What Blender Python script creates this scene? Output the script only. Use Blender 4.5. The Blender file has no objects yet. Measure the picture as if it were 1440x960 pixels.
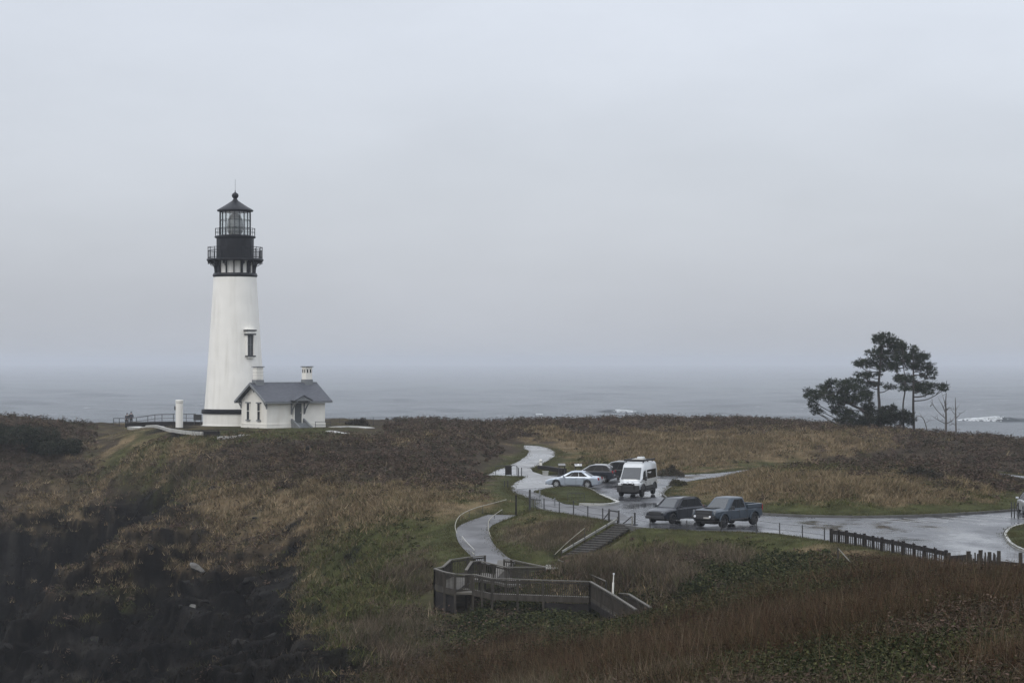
import bpy, bmesh, math, random
import numpy as np
from mathutils import Vector, Matrix
from mathutils.geometry import tessellate_polygon

random.seed(7)
rng = np.random.default_rng(11)
R = math.radians
S = bpy.context.scene
COL = S.collection

# ------------------------------------------------------------------ camera, light, exposure
H, F, HY = 11.1, 3000.0, 507.0          # eye height over the car park, focal length and horizon row in 1440 px picture
cam_d = bpy.data.cameras.new('camera')
cam = bpy.data.objects.new('camera', cam_d); COL.objects.link(cam)
cam.location = (0, 0, H)
cam.rotation_euler = (R(90) - math.atan((480 - HY) / F), 0, 0)
cam_d.sensor_width = 36; cam_d.lens = 36 * F / 1440
cam_d.clip_start = 0.5; cam_d.clip_end = 40000
S.camera = cam

SUN_EL, SUN_AZ = 48, 215                 # azimuth clockwise from +Y
w = bpy.data.worlds.new('World'); S.world = w; w.use_nodes = True
nt = w.node_tree; nt.nodes.clear()
def wn(t, **k):
    n = nt.nodes.new(t)
    for a, b in k.items(): setattr(n, a, b)
    return n
out = wn('ShaderNodeOutputWorld'); add = wn('ShaderNodeAddShader')
sky = wn('ShaderNodeTexSky', sky_type='NISHITA', sun_disc=False)
sky.sun_elevation = R(SUN_EL); sky.sun_rotation = R(SUN_AZ); sky.dust_density = 4; sky.altitude = 30
bg1 = wn('ShaderNodeBackground'); bg1.inputs['Strength'].default_value = 0.05 * 0.5
nt.links.new(sky.outputs[0], bg1.inputs['Color'])
tc = wn('ShaderNodeTexCoord'); sep = wn('ShaderNodeSeparateXYZ'); nt.links.new(tc.outputs['Generated'], sep.inputs[0])
# overcast cloud deck: brightness grows with elevation, broken by soft cloud noise
SKY_LO, SKY_HI = 0.50, 1.42
mr = wn('ShaderNodeMapRange', interpolation_type='LINEAR'); mr.inputs['From Min'].default_value = 0; mr.inputs['From Max'].default_value = 0.72
mr.inputs['To Min'].default_value = SKY_LO; mr.inputs['To Max'].default_value = SKY_HI
nt.links.new(sep.outputs['Z'], mr.inputs['Value'])
mp = wn('ShaderNodeMapping'); mp.inputs['Scale'].default_value = (3.0, 3.0, 9.0)
nt.links.new(tc.outputs['Generated'], mp.inputs[0])
nz = wn('ShaderNodeTexNoise'); nz.inputs['Scale'].default_value = 1.6; nz.inputs['Detail'].default_value = 6; nz.inputs['Roughness'].default_value = 0.55
nt.links.new(mp.outputs[0], nz.inputs['Vector'])
mr2 = wn('ShaderNodeMapRange'); mr2.inputs['From Min'].default_value = 0.3; mr2.inputs['From Max'].default_value = 0.7
mr2.inputs['To Min'].default_value = 0.94; mr2.inputs['To Max'].default_value = 1.06
nt.links.new(nz.outputs[0], mr2.inputs['Value'])
mul = wn('ShaderNodeMath', operation='MULTIPLY'); nt.links.new(mr.outputs[0], mul.inputs[0]); nt.links.new(mr2.outputs[0], mul.inputs[1])
bg2 = wn('ShaderNodeBackground'); bg2.inputs['Color'].default_value = (0.92, 0.965, 1.055, 1)
nt.links.new(mul.outputs[0], bg2.inputs['Strength'])
nt.links.new(bg1.outputs[0], add.inputs[0]); nt.links.new(bg2.outputs[0], add.inputs[1]); nt.links.new(add.outputs[0], out.inputs['Surface'])

sl = bpy.data.lights.new('sun', 'SUN'); sl.energy = 0.75; sl.angle = R(28); sl.color = (1, 0.95, 0.87)
so = bpy.data.objects.new('sun', sl); COL.objects.link(so)
_d = Vector((math.sin(R(SUN_AZ)) * math.cos(R(SUN_EL)), math.cos(R(SUN_AZ)) * math.cos(R(SUN_EL)), math.sin(R(SUN_EL))))
so.rotation_euler = _d.to_track_quat('Z', 'Y').to_euler(); so.location = (-60, -60, 90)

S.view_settings.view_transform = 'Standard'; S.view_settings.look = 'None'
S.view_settings.exposure = 0; S.view_settings.gamma = 1; S.view_settings.use_curve_mapping = False
S.render.engine = 'CYCLES'
S.cycles.max_bounces = 6; S.cycles.diffuse_bounces = 3; S.cycles.glossy_bounces = 3
S.cycles.transmission_bounces = 6; S.cycles.volume_bounces = 2; S.cycles.transparent_max_bounces = 8
S.cycles.use_denoising = True
try:
    S.cycles.denoiser = 'OPENIMAGEDENOISE'; S.cycles.denoising_input_passes = 'RGB_ALBEDO_NORMAL'
except Exception: pass

# ------------------------------------------------------------------ projection helpers (authoring only)
def W(px, py, Y): return Vector(((px - 720) / F * Y, Y, H - (py - HY) / F * Y))
def Yflat(py, z=0.0): return (H - z) * F / (py - HY)
def G0(px, py, z=0.0):
    Y = Yflat(py, z); return ((px - 720) / F * Y, Y)

# ------------------------------------------------------------------ noise
def _h(ix, iy, s):
    n = (ix * 374761393 + iy * 668265263 + s * 974634777) & 0xFFFFFFFF
    n = ((n ^ (n >> 13)) * 1274126177) & 0xFFFFFFFF
    return ((n ^ (n >> 16)) & 0xFFFF) / 65535.0
def vn(x, y, s=0):
    ix = np.floor(x).astype(np.int64); iy = np.floor(y).astype(np.int64)
    fx = x - ix; fy = y - iy
    fx = fx * fx * fx * (fx * (fx * 6 - 15) + 10); fy = fy * fy * fy * (fy * (fy * 6 - 15) + 10)
    a = _h(ix, iy, s); b = _h(ix + 1, iy, s); c = _h(ix, iy + 1, s); d = _h(ix + 1, iy + 1, s)
    return (a + (b - a) * fx) * (1 - fy) + (c + (d - c) * fx) * fy
def fbm(x, y, s=0, o=4):
    t = 0; a = 0.5; n = 0
    for k in range(o):
        t = t + a * vn(x, y, s + k * 17); n += a; x = x * 2.03 + 5.1; y = y * 2.03 + 1.7; a *= 0.5
    return t / n
def sstep(a, b, x):
    t = np.clip((x - a) / (b - a), 0, 1); return t * t * (3 - 2 * t)

# ------------------------------------------------------------------ outlines on the ground
def gpoly(pp, zf=None):
    r = []
    for px, py in pp:
        r.append(G0(px, py) if zf is None else zf(px, py))
    return np.array(r)
LOT = gpoly([(716,689),(725,695),(738,699),(748,703),(753,710),(765,717),(786,721),(807,724.5),(826,727.5),(847,731),(880,738),(905,742),(965,746),
    (1063,749),(1096,751),(1128,756),(1159,760),(1200,766),(1250,776),(1300,787),(1345,799),(1440,818),(1600,840),(1600,680),(1500,676),(1400,664),(1250,654),(1100,655),(1040,661),
    (1005,665),(960,667),(925,667.5),(860,664),(790,667),(765,668),(746,664),(735,672),(722,684)])
ISLE = gpoly([(932,697),(937,690),(950,683),(975,677),(1010,673),(1100,668),(1250,664),(1400,669),(1480,682),(1490,697),(1450,714),(1400,720),
    (1300,725.5),(1200,727.5),(1080,724),(1000,715),(960,708),(940,702)])
WEDGE = gpoly([(752,692),(775,687.5),(800,685),(826,687),(845,697),(862,704.5),(868,708),(850,710.5),(815,710),(795,708),(775,700)])
RISLE = gpoly([(1413,753),(1418,746),(1428,741),(1450,738),(1520,742),(1560,760),(1540,790),(1480,785),(1440,775),(1421,765)])
PSL, PY0 = 0.045, 203.0
def zpath(y): return np.maximum(0.0, PSL * (np.asarray(y, float) - PY0))
def gp(px, py):
    Y = Yflat(py)
    if Y > PY0: Y = (H + PSL * PY0) / ((py - HY) / F + PSL)
    return ((px - 720) / F * Y, Y)
PATH = gpoly([(737,626),(755,626.5),(770,629.5),(781,635),(780,641),(770,648),(755,655),(747,659),(749,663),(765,668),(788,671),(790,678),(776,684),(770,685.5),
    (726,687),(718,684),(726,677),(738,672),(736,669),(718,669),(700,668),(682,669),(698,661),(715,655),(730,648),(741,640),(744,634),(736,630)], gp)

def sdist(x, y, poly):
    """signed distance to a polygon, negative inside"""
    d = np.full(x.shape, 1e9); inside = np.zeros(x.shape, bool); n = len(poly)
    for i in range(n):
        ax, ay = poly[i]; bx, by = poly[(i + 1) % n]
        ex, ey = bx - ax, by - ay; L = ex * ex + ey * ey + 1e-12
        t = np.clip(((x - ax) * ex + (y - ay) * ey) / L, 0, 1)
        d = np.minimum(d, (x - ax - t * ex) ** 2 + (y - ay - t * ey) ** 2)
        c = ((ay > y) != (by > y)) & (x < ex * (y - ay) / (ey + 1e-12) + ax)
        inside ^= c
    d = np.sqrt(d); return np.where(inside, -d, d)
def linedist(x, y, pts):
    """distance to a 3-D polyline in plan and its height at the nearest point"""
    d = np.full(x.shape, 1e9); z = np.zeros(x.shape)
    for (ax, ay, az), (bx, by, bz) in zip(pts[:-1], pts[1:]):
        ex, ey = bx - ax, by - ay; L = ex * ex + ey * ey + 1e-9
        t = np.clip(((x - ax) * ex + (y - ay) * ey) / L, 0, 1)
        q = np.hypot(x - ax - t * ex, y - ay - t * ey); m = q < d
        d = np.where(m, q, d); z = np.where(m, az + t * (bz - az), z)
    return d, z
def smooth_line(pts, n=8):
    P = [Vector(p) for p in pts]; o = []
    for i in range(len(P) - 1):
        p0, p1, p2, p3 = P[max(i-1,0)], P[i], P[i+1], P[min(i+2,len(P)-1)]
        for k in range(n):
            t = k / n
            o.append(0.5*((2*p1)+(p2-p0)*t+(2*p0-5*p1+4*p2-p3)*t*t+(3*p1-p0-3*p2+p3)*t**3))
    o.append(P[-1]); return o

LOWPATH = smooth_line([W(706,724,161), W(697,727.5,159.3), W(683,732.5,156.5), W(668,740,153.5), W(664.5,750,150), W(670,764,145), W(681,776,141.5), W(694,787,138), W(704,793,136)])
STAIR_A, STAIR_B = Vector((*G0(884, 737), 0.0)), W(806, 784, 138)

# ------------------------------------------------------------------ terrain
CP = [ # px, py, distance
 (330,600,258),(230,604,258),(160,607,262),(450,603,253),(560,598,272),(720,592,283),(900,590,288),(1100,592,285),(1240,606,262),(1330,617,252),(1440,629,238),(1600,632,238),
 (100,613,252),(40,610,248),(-120,607,248),(330,612,246),(450,616,240),(620,606,250),(850,600,255),(1050,605,250),(1200,612,240),
 (600,645,210),(480,640,212),(560,690,176),(660,692,174),(400,675,190),(300,640,222),(200,635,232),(640,625,228),(720,610,240),
 (100,640,243),(100,700,232),(30,760,225),(100,800,222),(100,880,219),(60,985,212),(-60,985,212),(-200,985,212),(160,760,218),(190,720,224),(250,690,216),
 (300,742,198),(200,815,190),(100,882,182),(50,935,176),(20,1000,165),(350,715,195),
 (300,850,168),(250,945,150),(380,765,175),(350,900,150),(330,960,140),(200,960,158),(150,1010,140),
 (405,800,160),(395,900,142),(385,955,132),(440,740,166),(420,770,160),(412,850,140),(440,950,118),(520,740,160),(540,800,144),(560,880,125),(600,950,108),(520,960,112),(480,850,134),
 (640,745,153),(620,760,149),(690,787,137.5),(640,850,131),(700,872,124),(760,862,122),(860,868,116),(920,862,114),(850,800,131),(790,800,131),(980,785,132),(900,751,140.5),(1100,775,130),(1000,765,135),(720,750,150),(780,745,146),
 (1000,822,118),(1100,815,115),(950,875,103),(800,900,108),(1200,790,113),
 (560,975,95),(650,950,92),(750,925,88),(900,896,84),(1000,870,81),(1100,845,79),(1200,821,80),(1300,823,80),(1440,845,74),(1600,845,72),
 (1200,960,45),(800,965,64),(1440,960,40),(1000,960,52),(1000,905,70),(1300,860,62),(600,1010,75),(300,1050,90),(0,1080,105),(-200,1080,105),(1600,960,42),
 (1050,834,98),(1150,803,100),(1300,800,104),(1440,832,104),(1600,832,104),
 (720,1500,18),(100,1650,20),(1340,1350,20),(720,1250,32),(200,1250,40),(1200,1200,28),
]
cx = []
for px, py, Y in CP: v = W(px, py, Y); cx.append((v.x, v.y, v.z))
for px, py in [(760,700),(800,690),(900,700),(1000,700),(1100,740),(1200,700),(1300,760),(1400,740),(1500,720),(900,672),(1100,660),(1300,655),(1500,660),(1600,760),(850,725),(1050,745),(740,690),(1250,770),(1380,795)]:
    cx.append((*G0(px, py), 0.0))
for px, py in [(755,640),(770,630),(720,660),(800,650),(700,668)]:
    g = gp(px, py); cx.append((*g, float(zpath(g[1]))))
for x, y, z in [(0,0,9.8),(10,-4,10.2),(-10,-4,9.4),(15,6,9.3),(-15,6,8.6)]: cx.append((x, y, z))
cx = np.array(cx)
def _k(r2): return 0.5 * r2 * np.log(r2 + 1e-9)
_n = len(cx)
A = np.zeros((_n + 3, _n + 3)); dx = cx[:, None, :2] - cx[None, :, :2]
A[:_n, :_n] = _k((dx ** 2).sum(-1)) + np.eye(_n) * 8.0
A[:_n, _n] = 1; A[:_n, _n+1:] = cx[:, :2]; A[_n:, :_n] = A[:_n, _n:].T
TW = np.linalg.solve(A, np.concatenate([cx[:, 2], [0, 0, 0]]))
def tps(x, y):
    z = TW[_n] + TW[_n+1] * x + TW[_n+2] * y
    for i in range(_n):
        z = z + TW[i] * _k((x - cx[i, 0]) ** 2 + (y - cx[i, 1]) ** 2)
    return z
SEA = -22.0
EDGE = ([-300, 0, 160, 330, 560, 900, 1150, 1300, 1440, 1700], [262, 262, 268, 276, 284, 297, 288, 270, 252, 250])
BZ = H - (598 - HY) / F * 258
PADS = [(-30.5, 253.0, 11.0, BZ)]
BOARD_LINE = [tuple(W(700,800,135)), tuple(W(640,806,134)), tuple(W(618,818,131.5)), tuple(W(640,830,127.5)), tuple(W(730,838,126)), tuple(W(830,840,124.5)), tuple(W(905,875,117))]

def _pl(q): return [tuple(W(*p)) for p in q]
SPINE = _pl([(330,735,199),(300,745,197),(200,815,189),(100,882,181),(40,935,175)])
GULLY = _pl([(425,745,170),(412,790,161),(395,850,150),(375,900,143),(345,965,134)])
GULLY2 = _pl([(355,775,172),(340,830,164),(325,900,152)])
RIM = _pl([(-60,752,226),(0,758,225),(60,754,225),(95,748,226),(150,742,222),(200,730,222)])
def sidesign(x, y, pts):
    """+1 on the side of the polyline nearer the viewer's left, taken from the nearest segment"""
    d = np.full(x.shape, 1e9); s = np.zeros(x.shape)
    for (ax, ay, _), (bx, by, _) in zip(pts[:-1], pts[1:]):
        ex, ey = bx - ax, by - ay; L = ex * ex + ey * ey + 1e-9
        t = np.clip(((x - ax) * ex + (y - ay) * ey) / L, 0, 1); q = np.hypot(x - ax - t * ex, y - ay - t * ey); m = q < d
        d = np.where(m, q, d); s = np.where(m, np.sign(ey * (x - ax) - ex * (y - ay)), s)
    return s
def terrain_info(x, y):
    x = np.asarray(x, float); y = np.asarray(y, float)
    z = tps(x, y)
    px = 720 + F * x / np.maximum(y, 8)
    slope_n = fbm(x * 0.045, y * 0.045, 3, 4) - 0.5
    dl = sdist(x, y, LOT); dp = sdist(x, y, PATH)
    dlow, zlow = linedist(x, y, LOWPATH)
    dst, zst = linedist(x, y, [tuple(STAIR_A), tuple(STAIR_B)])
    dbd, zbd = linedist(x, y, BOARD_LINE)
    di = sdist(x, y, ISLE); dw = sdist(x, y, WEDGE); dr = sdist(x, y, RISLE)
    near = np.minimum(np.minimum(np.maximum(dl, 0), np.maximum(dp, 0)), np.minimum(np.maximum(dlow - 1.1, 0), np.maximum(dst - 0.8, 0)))
    # rough ground, rougher on the cliffs
    rocky = sstep(-3.0, -7.0, z) * sstep(60, 130, y)
    damp = sstep(0.3, 6, near)
    rid = 1 - np.abs(2 * fbm(x * 0.11 + 0.05 * y, y * 0.07 - 0.06 * x, 9, 5) - 1)
    z = z + damp * (slope_n * 1.0 + (fbm(x * 0.35, y * 0.35, 21, 4) - 0.5) * 0.55) + rocky * ((rid - 0.6) * 5.5 + (fbm(x * 0.6, y * 0.6, 31, 3) - 0.5) * 2.2)
    # the rock spine running down into the cove, the gully beside it and the undercut rim of the far wall
    wx = x + (fbm(x * .16, y * .16, 91, 3) - .5) * 7; wy = y + (fbm(x * .16, y * .16, 95, 3) - .5) * 7
    ds, zs_ = linedist(wx, wy, SPINE); side = sidesign(wx, wy, SPINE)
    z = z + np.where(side > 0, 3.6 * np.exp(-(ds / 3.2) ** 2), 3.6 * np.exp(-(ds / 7.0) ** 2)) * sstep(-1, -4, zs_) - np.where(side > 0, 2.2 * np.exp(-((ds - 7) / 4.5) ** 2), 0) * sstep(-1, -4, zs_)
    dg, _ = linedist(wx, wy, GULLY); z = z - 2.8 * np.exp(-(dg / 3.6) ** 2)
    dg, _ = linedist(wx, wy, GULLY2); z = z - 1.4 * np.exp(-(dg / 2.4) ** 2)
    rim = linedist(wx, wy, RIM)[0]; rs_ = sidesign(wx, wy, RIM); z = z - np.where(rs_ > 0, 2.2 * np.exp(-(rim / 6.0) ** 2) * sstep(0, 1.6, rim), -0.5 * np.exp(-(rim / 2.5) ** 2))
    q = z / 1.7 + 1.6 * fbm(x * .08, y * .08, 111, 3); fr_ = q - np.floor(q); z = z + rocky * 1.1 * (sstep(.25, .75, fr_) - fr_)
    for (ax, ay, r, az) in PADS:
        b = 1 - sstep(r, r + 9, np.hypot(x - ax, y - ay)); z = z + (az - z) * b
    # sea cliff at the end of the headland
    e = np.interp(px, *EDGE) + (fbm(x * 0.05, y * 0.05, 41, 3) - 0.5) * 10
    z = z - sstep(0, 16, y - e) * 34
    # pavements
    b = 1 - sstep(0, 7, dp); zp = zpath(y); z = z + (np.where(dp < 0.0, zp - 0.2, zp + 0.04) - z) * b
    b = 1 - sstep(0, 5, dl); z = z + (np.where(dl < 0, np.where(dp < 0, zp, 0) - 0.25, 0.06) - z) * np.where(dp < 2, np.where(dl < 0, 1, 0), b)
    b = 1 - sstep(1.05, 3.6, dlow); z = z + (zlow - np.where(dlow < 1.08, 0.14, 0.0) - z) * b
    b = (1 - sstep(1.0, 2.6, dst)); z = z + (zst - 0.16 - z) * b
    b = (1 - sstep(1.5, 4.5, dbd)); z = z + (np.minimum(z, zbd - 1.1) - z) * b
    lift = 0.16 + 1.55 * sstep(0, 11, -di) + 0.25 * slope_n
    z = np.where(di < 0, np.maximum(0.13, lift), z); z = np.where(dw < 0, 0.13 + 0.10 * sstep(0, 2, -dw), z); z = np.where(dr < 0, 0.14 + 0.2 * sstep(0, 3, -dr), z)
    z = np.maximum(z, -23.2)
    isl = (di < -0.25) | (dw < -0.25) | (dr < -0.25)
    paved = (((dl < 0.15) & ~isl) | (dp < 0.15) | (dlow < 1.15))
    edge = np.where(isl, np.minimum(np.minimum(np.abs(di), np.abs(dw)), np.abs(dr)), near)
    return z, dict(paved=paved, near=edge, dst=dst, dbd=dbd, isl=isl, dw=dw, dr=dr, di=di, cliff=y - e, px=px)
def th(x, y):
    return float(terrain_info(np.array([x]), np.array([y]))[0][0])
def ground(px, Y):
    x = (px - 720) / F * Y; return Vector((x, Y, th(x, Y)))

NR, NC = 720, 640
rows = np.concatenate([np.linspace(-6, 60, 90), np.linspace(60.5, 215, 400), np.linspace(215.4, 300, 190), np.linspace(301, 335, 40)])
cols = np.linspace(-1, 1, NC)
YY = np.repeat(rows[:, None], NC, 1); XX = cols[None, :] * (16 + 0.30 * np.maximum(YY, 0))
ZZ, TI = terrain_info(XX, YY)

def mesh_obj(name, v, f, mat=None, parent=None, smooth=False):
    me = bpy.data.meshes.new(name); v = np.asarray(v, np.float32); f = np.asarray(f, np.int32)
    k = f.shape[1]
    me.vertices.add(len(v)); me.vertices.foreach_set('co', v.ravel())
    me.loops.add(f.size); me.loops.foreach_set('vertex_index', f.ravel())
    me.polygons.add(len(f)); me.polygons.foreach_set('loop_start', np.arange(len(f), dtype=np.int32) * k)
    me.polygons.foreach_set('loop_total', np.full(len(f), k, np.int32))
    if smooth: me.polygons.foreach_set('use_smooth', np.ones(len(f), bool))
    me.update(calc_edges=True); me.validate()
    o = bpy.data.objects.new(name, me); COL.objects.link(o)
    if mat: me.materials.append(mat)
    if parent: o.parent = parent
    return o
def set_col(o, c):
    a = o.data.color_attributes.new('col', 'FLOAT_COLOR', 'POINT')
    c4 = np.ones((len(c), 4), np.float32); c4[:, :3] = c; a.data.foreach_set('color', c4.ravel())
def grid_faces(nr, nc):
    i = np.arange(nr * nc).reshape(nr, nc)
    return np.stack([i[:-1, :-1], i[:-1, 1:], i[1:, 1:], i[1:, :-1]], -1).reshape(-1, 4)

# ------------------------------------------------------------------ materials
def mat(name, color, rough=0.6, metal=0.0, var=0.18, scale=3.0, bump=0.0, bscale=None, spec=0.5, attr=False, stretch=(1,1,1), coat=0, stain=None, translucent=0):
    m = bpy.data.materials.new(name); m.use_nodes = True; t = m.node_tree; N = t.nodes; L = t.links
    b = N['Principled BSDF']; b.inputs['Roughness'].default_value = rough; b.inputs['Metallic'].default_value = metal
    b.inputs['Specular IOR Level'].default_value = spec; b.inputs['Coat Weight'].default_value = coat
    co = N.new('ShaderNodeTexCoord'); mp = N.new('ShaderNodeMapping'); mp.inputs['Scale'].default_value = stretch
    L.new(co.outputs['Object'], mp.inputs[0])
    n = N.new('ShaderNodeTexNoise'); n.inputs['Scale'].default_value = scale; n.inputs['Detail'].default_value = 5; L.new(mp.outputs[0], n.inputs['Vector'])
    r = N.new('ShaderNodeMapRange'); r.inputs['From Min'].default_value = 0.3; r.inputs['From Max'].default_value = 0.7
    r.inputs['To Min'].default_value = 1 - var; r.inputs['To Max'].default_value = 1 + var; L.new(n.outputs[0], r.inputs['Value'])
    mx = N.new('ShaderNodeVectorMath'); mx.operation = 'SCALE'
    if attr:
        a = N.new('ShaderNodeAttribute'); a.attribute_name = 'col'; L.new(a.outputs['Color'], mx.inputs[0])
    else: mx.inputs[0].default_value = color
    L.new(r.outputs[0], mx.inputs['Scale']); src = mx.outputs[0]
    if stain:                                   # vertical run-off streaks / wear patches: (colour, amount, scale vector)
        sc, am, sv = stain
        m2 = N.new('ShaderNodeMapping'); m2.inputs['Scale'].default_value = sv; L.new(co.outputs['Object'], m2.inputs[0])
        n2 = N.new('ShaderNodeTexNoise'); n2.inputs['Scale'].default_value = 1; n2.inputs['Detail'].default_value = 6; L.new(m2.outputs[0], n2.inputs['Vector'])
        r2 = N.new('ShaderNodeMapRange'); r2.inputs['From Min'].default_value = 0.48; r2.inputs['From Max'].default_value = 0.75; r2.inputs['To Max'].default_value = am; L.new(n2.outputs[0], r2.inputs['Value'])
        mm = N.new('ShaderNodeMix'); mm.data_type = 'RGBA'; L.new(r2.outputs[0], mm.inputs[0]); L.new(src, mm.inputs[6]); mm.inputs[7].default_value = (*sc, 1); src = mm.outputs[2]
    L.new(src, b.inputs['Base Color'])
    if bump:
        n3 = N.new('ShaderNodeTexNoise'); n3.inputs['Scale'].default_value = bscale or scale * 4; n3.inputs['Detail'].default_value = 6; L.new(mp.outputs[0], n3.inputs['Vector'])
        bp = N.new('ShaderNodeBump'); bp.inputs['Strength'].default_value = bump; bp.inputs['Distance'].default_value = 0.1
        L.new(n3.outputs[0], bp.inputs['Height']); L.new(bp.outputs[0], b.inputs['Normal'])
    return m
M = {}
M['ground'] = mat('ground', (0,0,0), 0.95, var=0.35, scale=0.8, bump=0.9, bscale=2.5, spec=0.03, attr=True)
M['plant'] = mat('plant', (0,0,0), 0.85, var=0.12, scale=0.5, spec=0.05, attr=True)
M['white'] = mat('white_paint', (0.76,0.745,0.69), 0.55, var=0.04, scale=0.7, bump=0.15, bscale=9, stain=((0.48,0.46,0.39), 0.42, (1.3,1.3,0.10)))
M['cream'] = mat('white_stucco', (0.73,0.71,0.645), 0.6, var=0.05, scale=0.9, bump=0.15, bscale=9, stain=((0.5,0.46,0.38), 0.35, (1.0,1.0,0.3)))
M['black'] = mat('black_iron', (0.009,0.010,0.013), 0.45, var=0.25, scale=2.5, spec=0.2)
M['slate'] = mat('roof_shingle', (0.052,0.057,0.070), 0.6, var=0.25, scale=2.2, bump=0.4, bscale=12, stretch=(1,1,3))
M['dkwin'] = mat('window_dark', (0.03,0.033,0.037), 0.12, var=0.1)
M['palepath'] = mat('pale_path_stone',(.34,.335,.31),.5,var=.2,scale=1.5)
M['darktrim'] = mat('dark_trim', (0.045,0.047,0.05), 0.6, var=0.2)
M['greytrim'] = mat('grey_trim', (0.16,0.17,0.175), 0.55, var=0.15)
M['door'] = mat('grey_green_door', (0.060,0.068,0.068), 0.5, var=0.1)
M['concrete'] = mat('concrete', (0.33,0.33,0.31), 0.5, var=0.15, scale=0.7, bump=0.2)
M['wood'] = mat('weathered_wood', (0.044,0.039,0.032), 0.75, var=0.35, scale=3, stretch=(1,1,0.3), bump=0.4, spec=0.2)
M['woodcap'] = mat('weathered_rail_wood', (0.080,0.073,0.060), 0.7, var=0.25, scale=2, bump=0.3)
M['darkwood'] = mat('dark_wood', (0.020,0.018,0.017), 0.7, var=0.35, scale=3, bump=0.3, spec=0.15)
M['palewood'] = mat('pale_wood', (0.22,0.215,0.19), 0.7, var=0.3, scale=3, stretch=(1,1,.3), bump=.3)
M['steel'] = mat('galvanised_steel', (0.42,0.41,0.38), 0.45, 0.2, var=0.15)
M['rope'] = mat('pale_rail_paint', (0.25,0.235,0.185), 0.6, var=0.2)
M['post'] = mat('dark_post', (0.03,0.03,0.03), 0.6, var=0.3)
M['tyre'] = mat('tyre_rubber', (0.014,0.014,0.015), 0.8, var=0.2, scale=8)
M['rim'] = mat('alloy_rim', (0.45,0.46,0.47), 0.35, 0.6, var=0.1)
M['darkrim'] = mat('dark_rim', (0.04,0.04,0.042), 0.4, 0.4, var=0.1)
M['glass'] = mat('car_glass', (0.005,0.006,0.007), 0.14, var=0.15, spec=0.08)
M['screen'] = mat('windshield_glass', (0.03,0.035,0.038), 0.08, var=0.15, spec=0.9)
M['plastic'] = mat('black_plastic', (0.018,0.018,0.019), 0.6, var=0.2)
M['lamp'] = mat('headlamp_lens', (0.68,0.7,0.72), 0.12, var=0.05)
M['tail'] = mat('tail_lamp_lens', (0.25,0.012,0.010), 0.2, var=0.1)
M['plate'] = mat('number_plate', (0.6,0.6,0.58), 0.5, var=0.05)
for k, c, me_ in [('silver',(0.33,0.375,0.43),0.35),('vanwhite',(0.53,0.55,0.56),0.1),('navy',(0.02,0.023,0.03),0.2),('trucksteel',(0.040,0.054,0.070),0.25),('suvgreen',(0.022,0.026,0.026),0.2),('offwhite',(0.5,0.52,0.54),0.2)]:
    M[k] = mat(k + '_paint', c, 0.30, me_, var=0.05, coat=(0.15 if max(c) < .2 else 0.5), spec=(0.3 if max(c) < .2 else 0.5))

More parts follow.
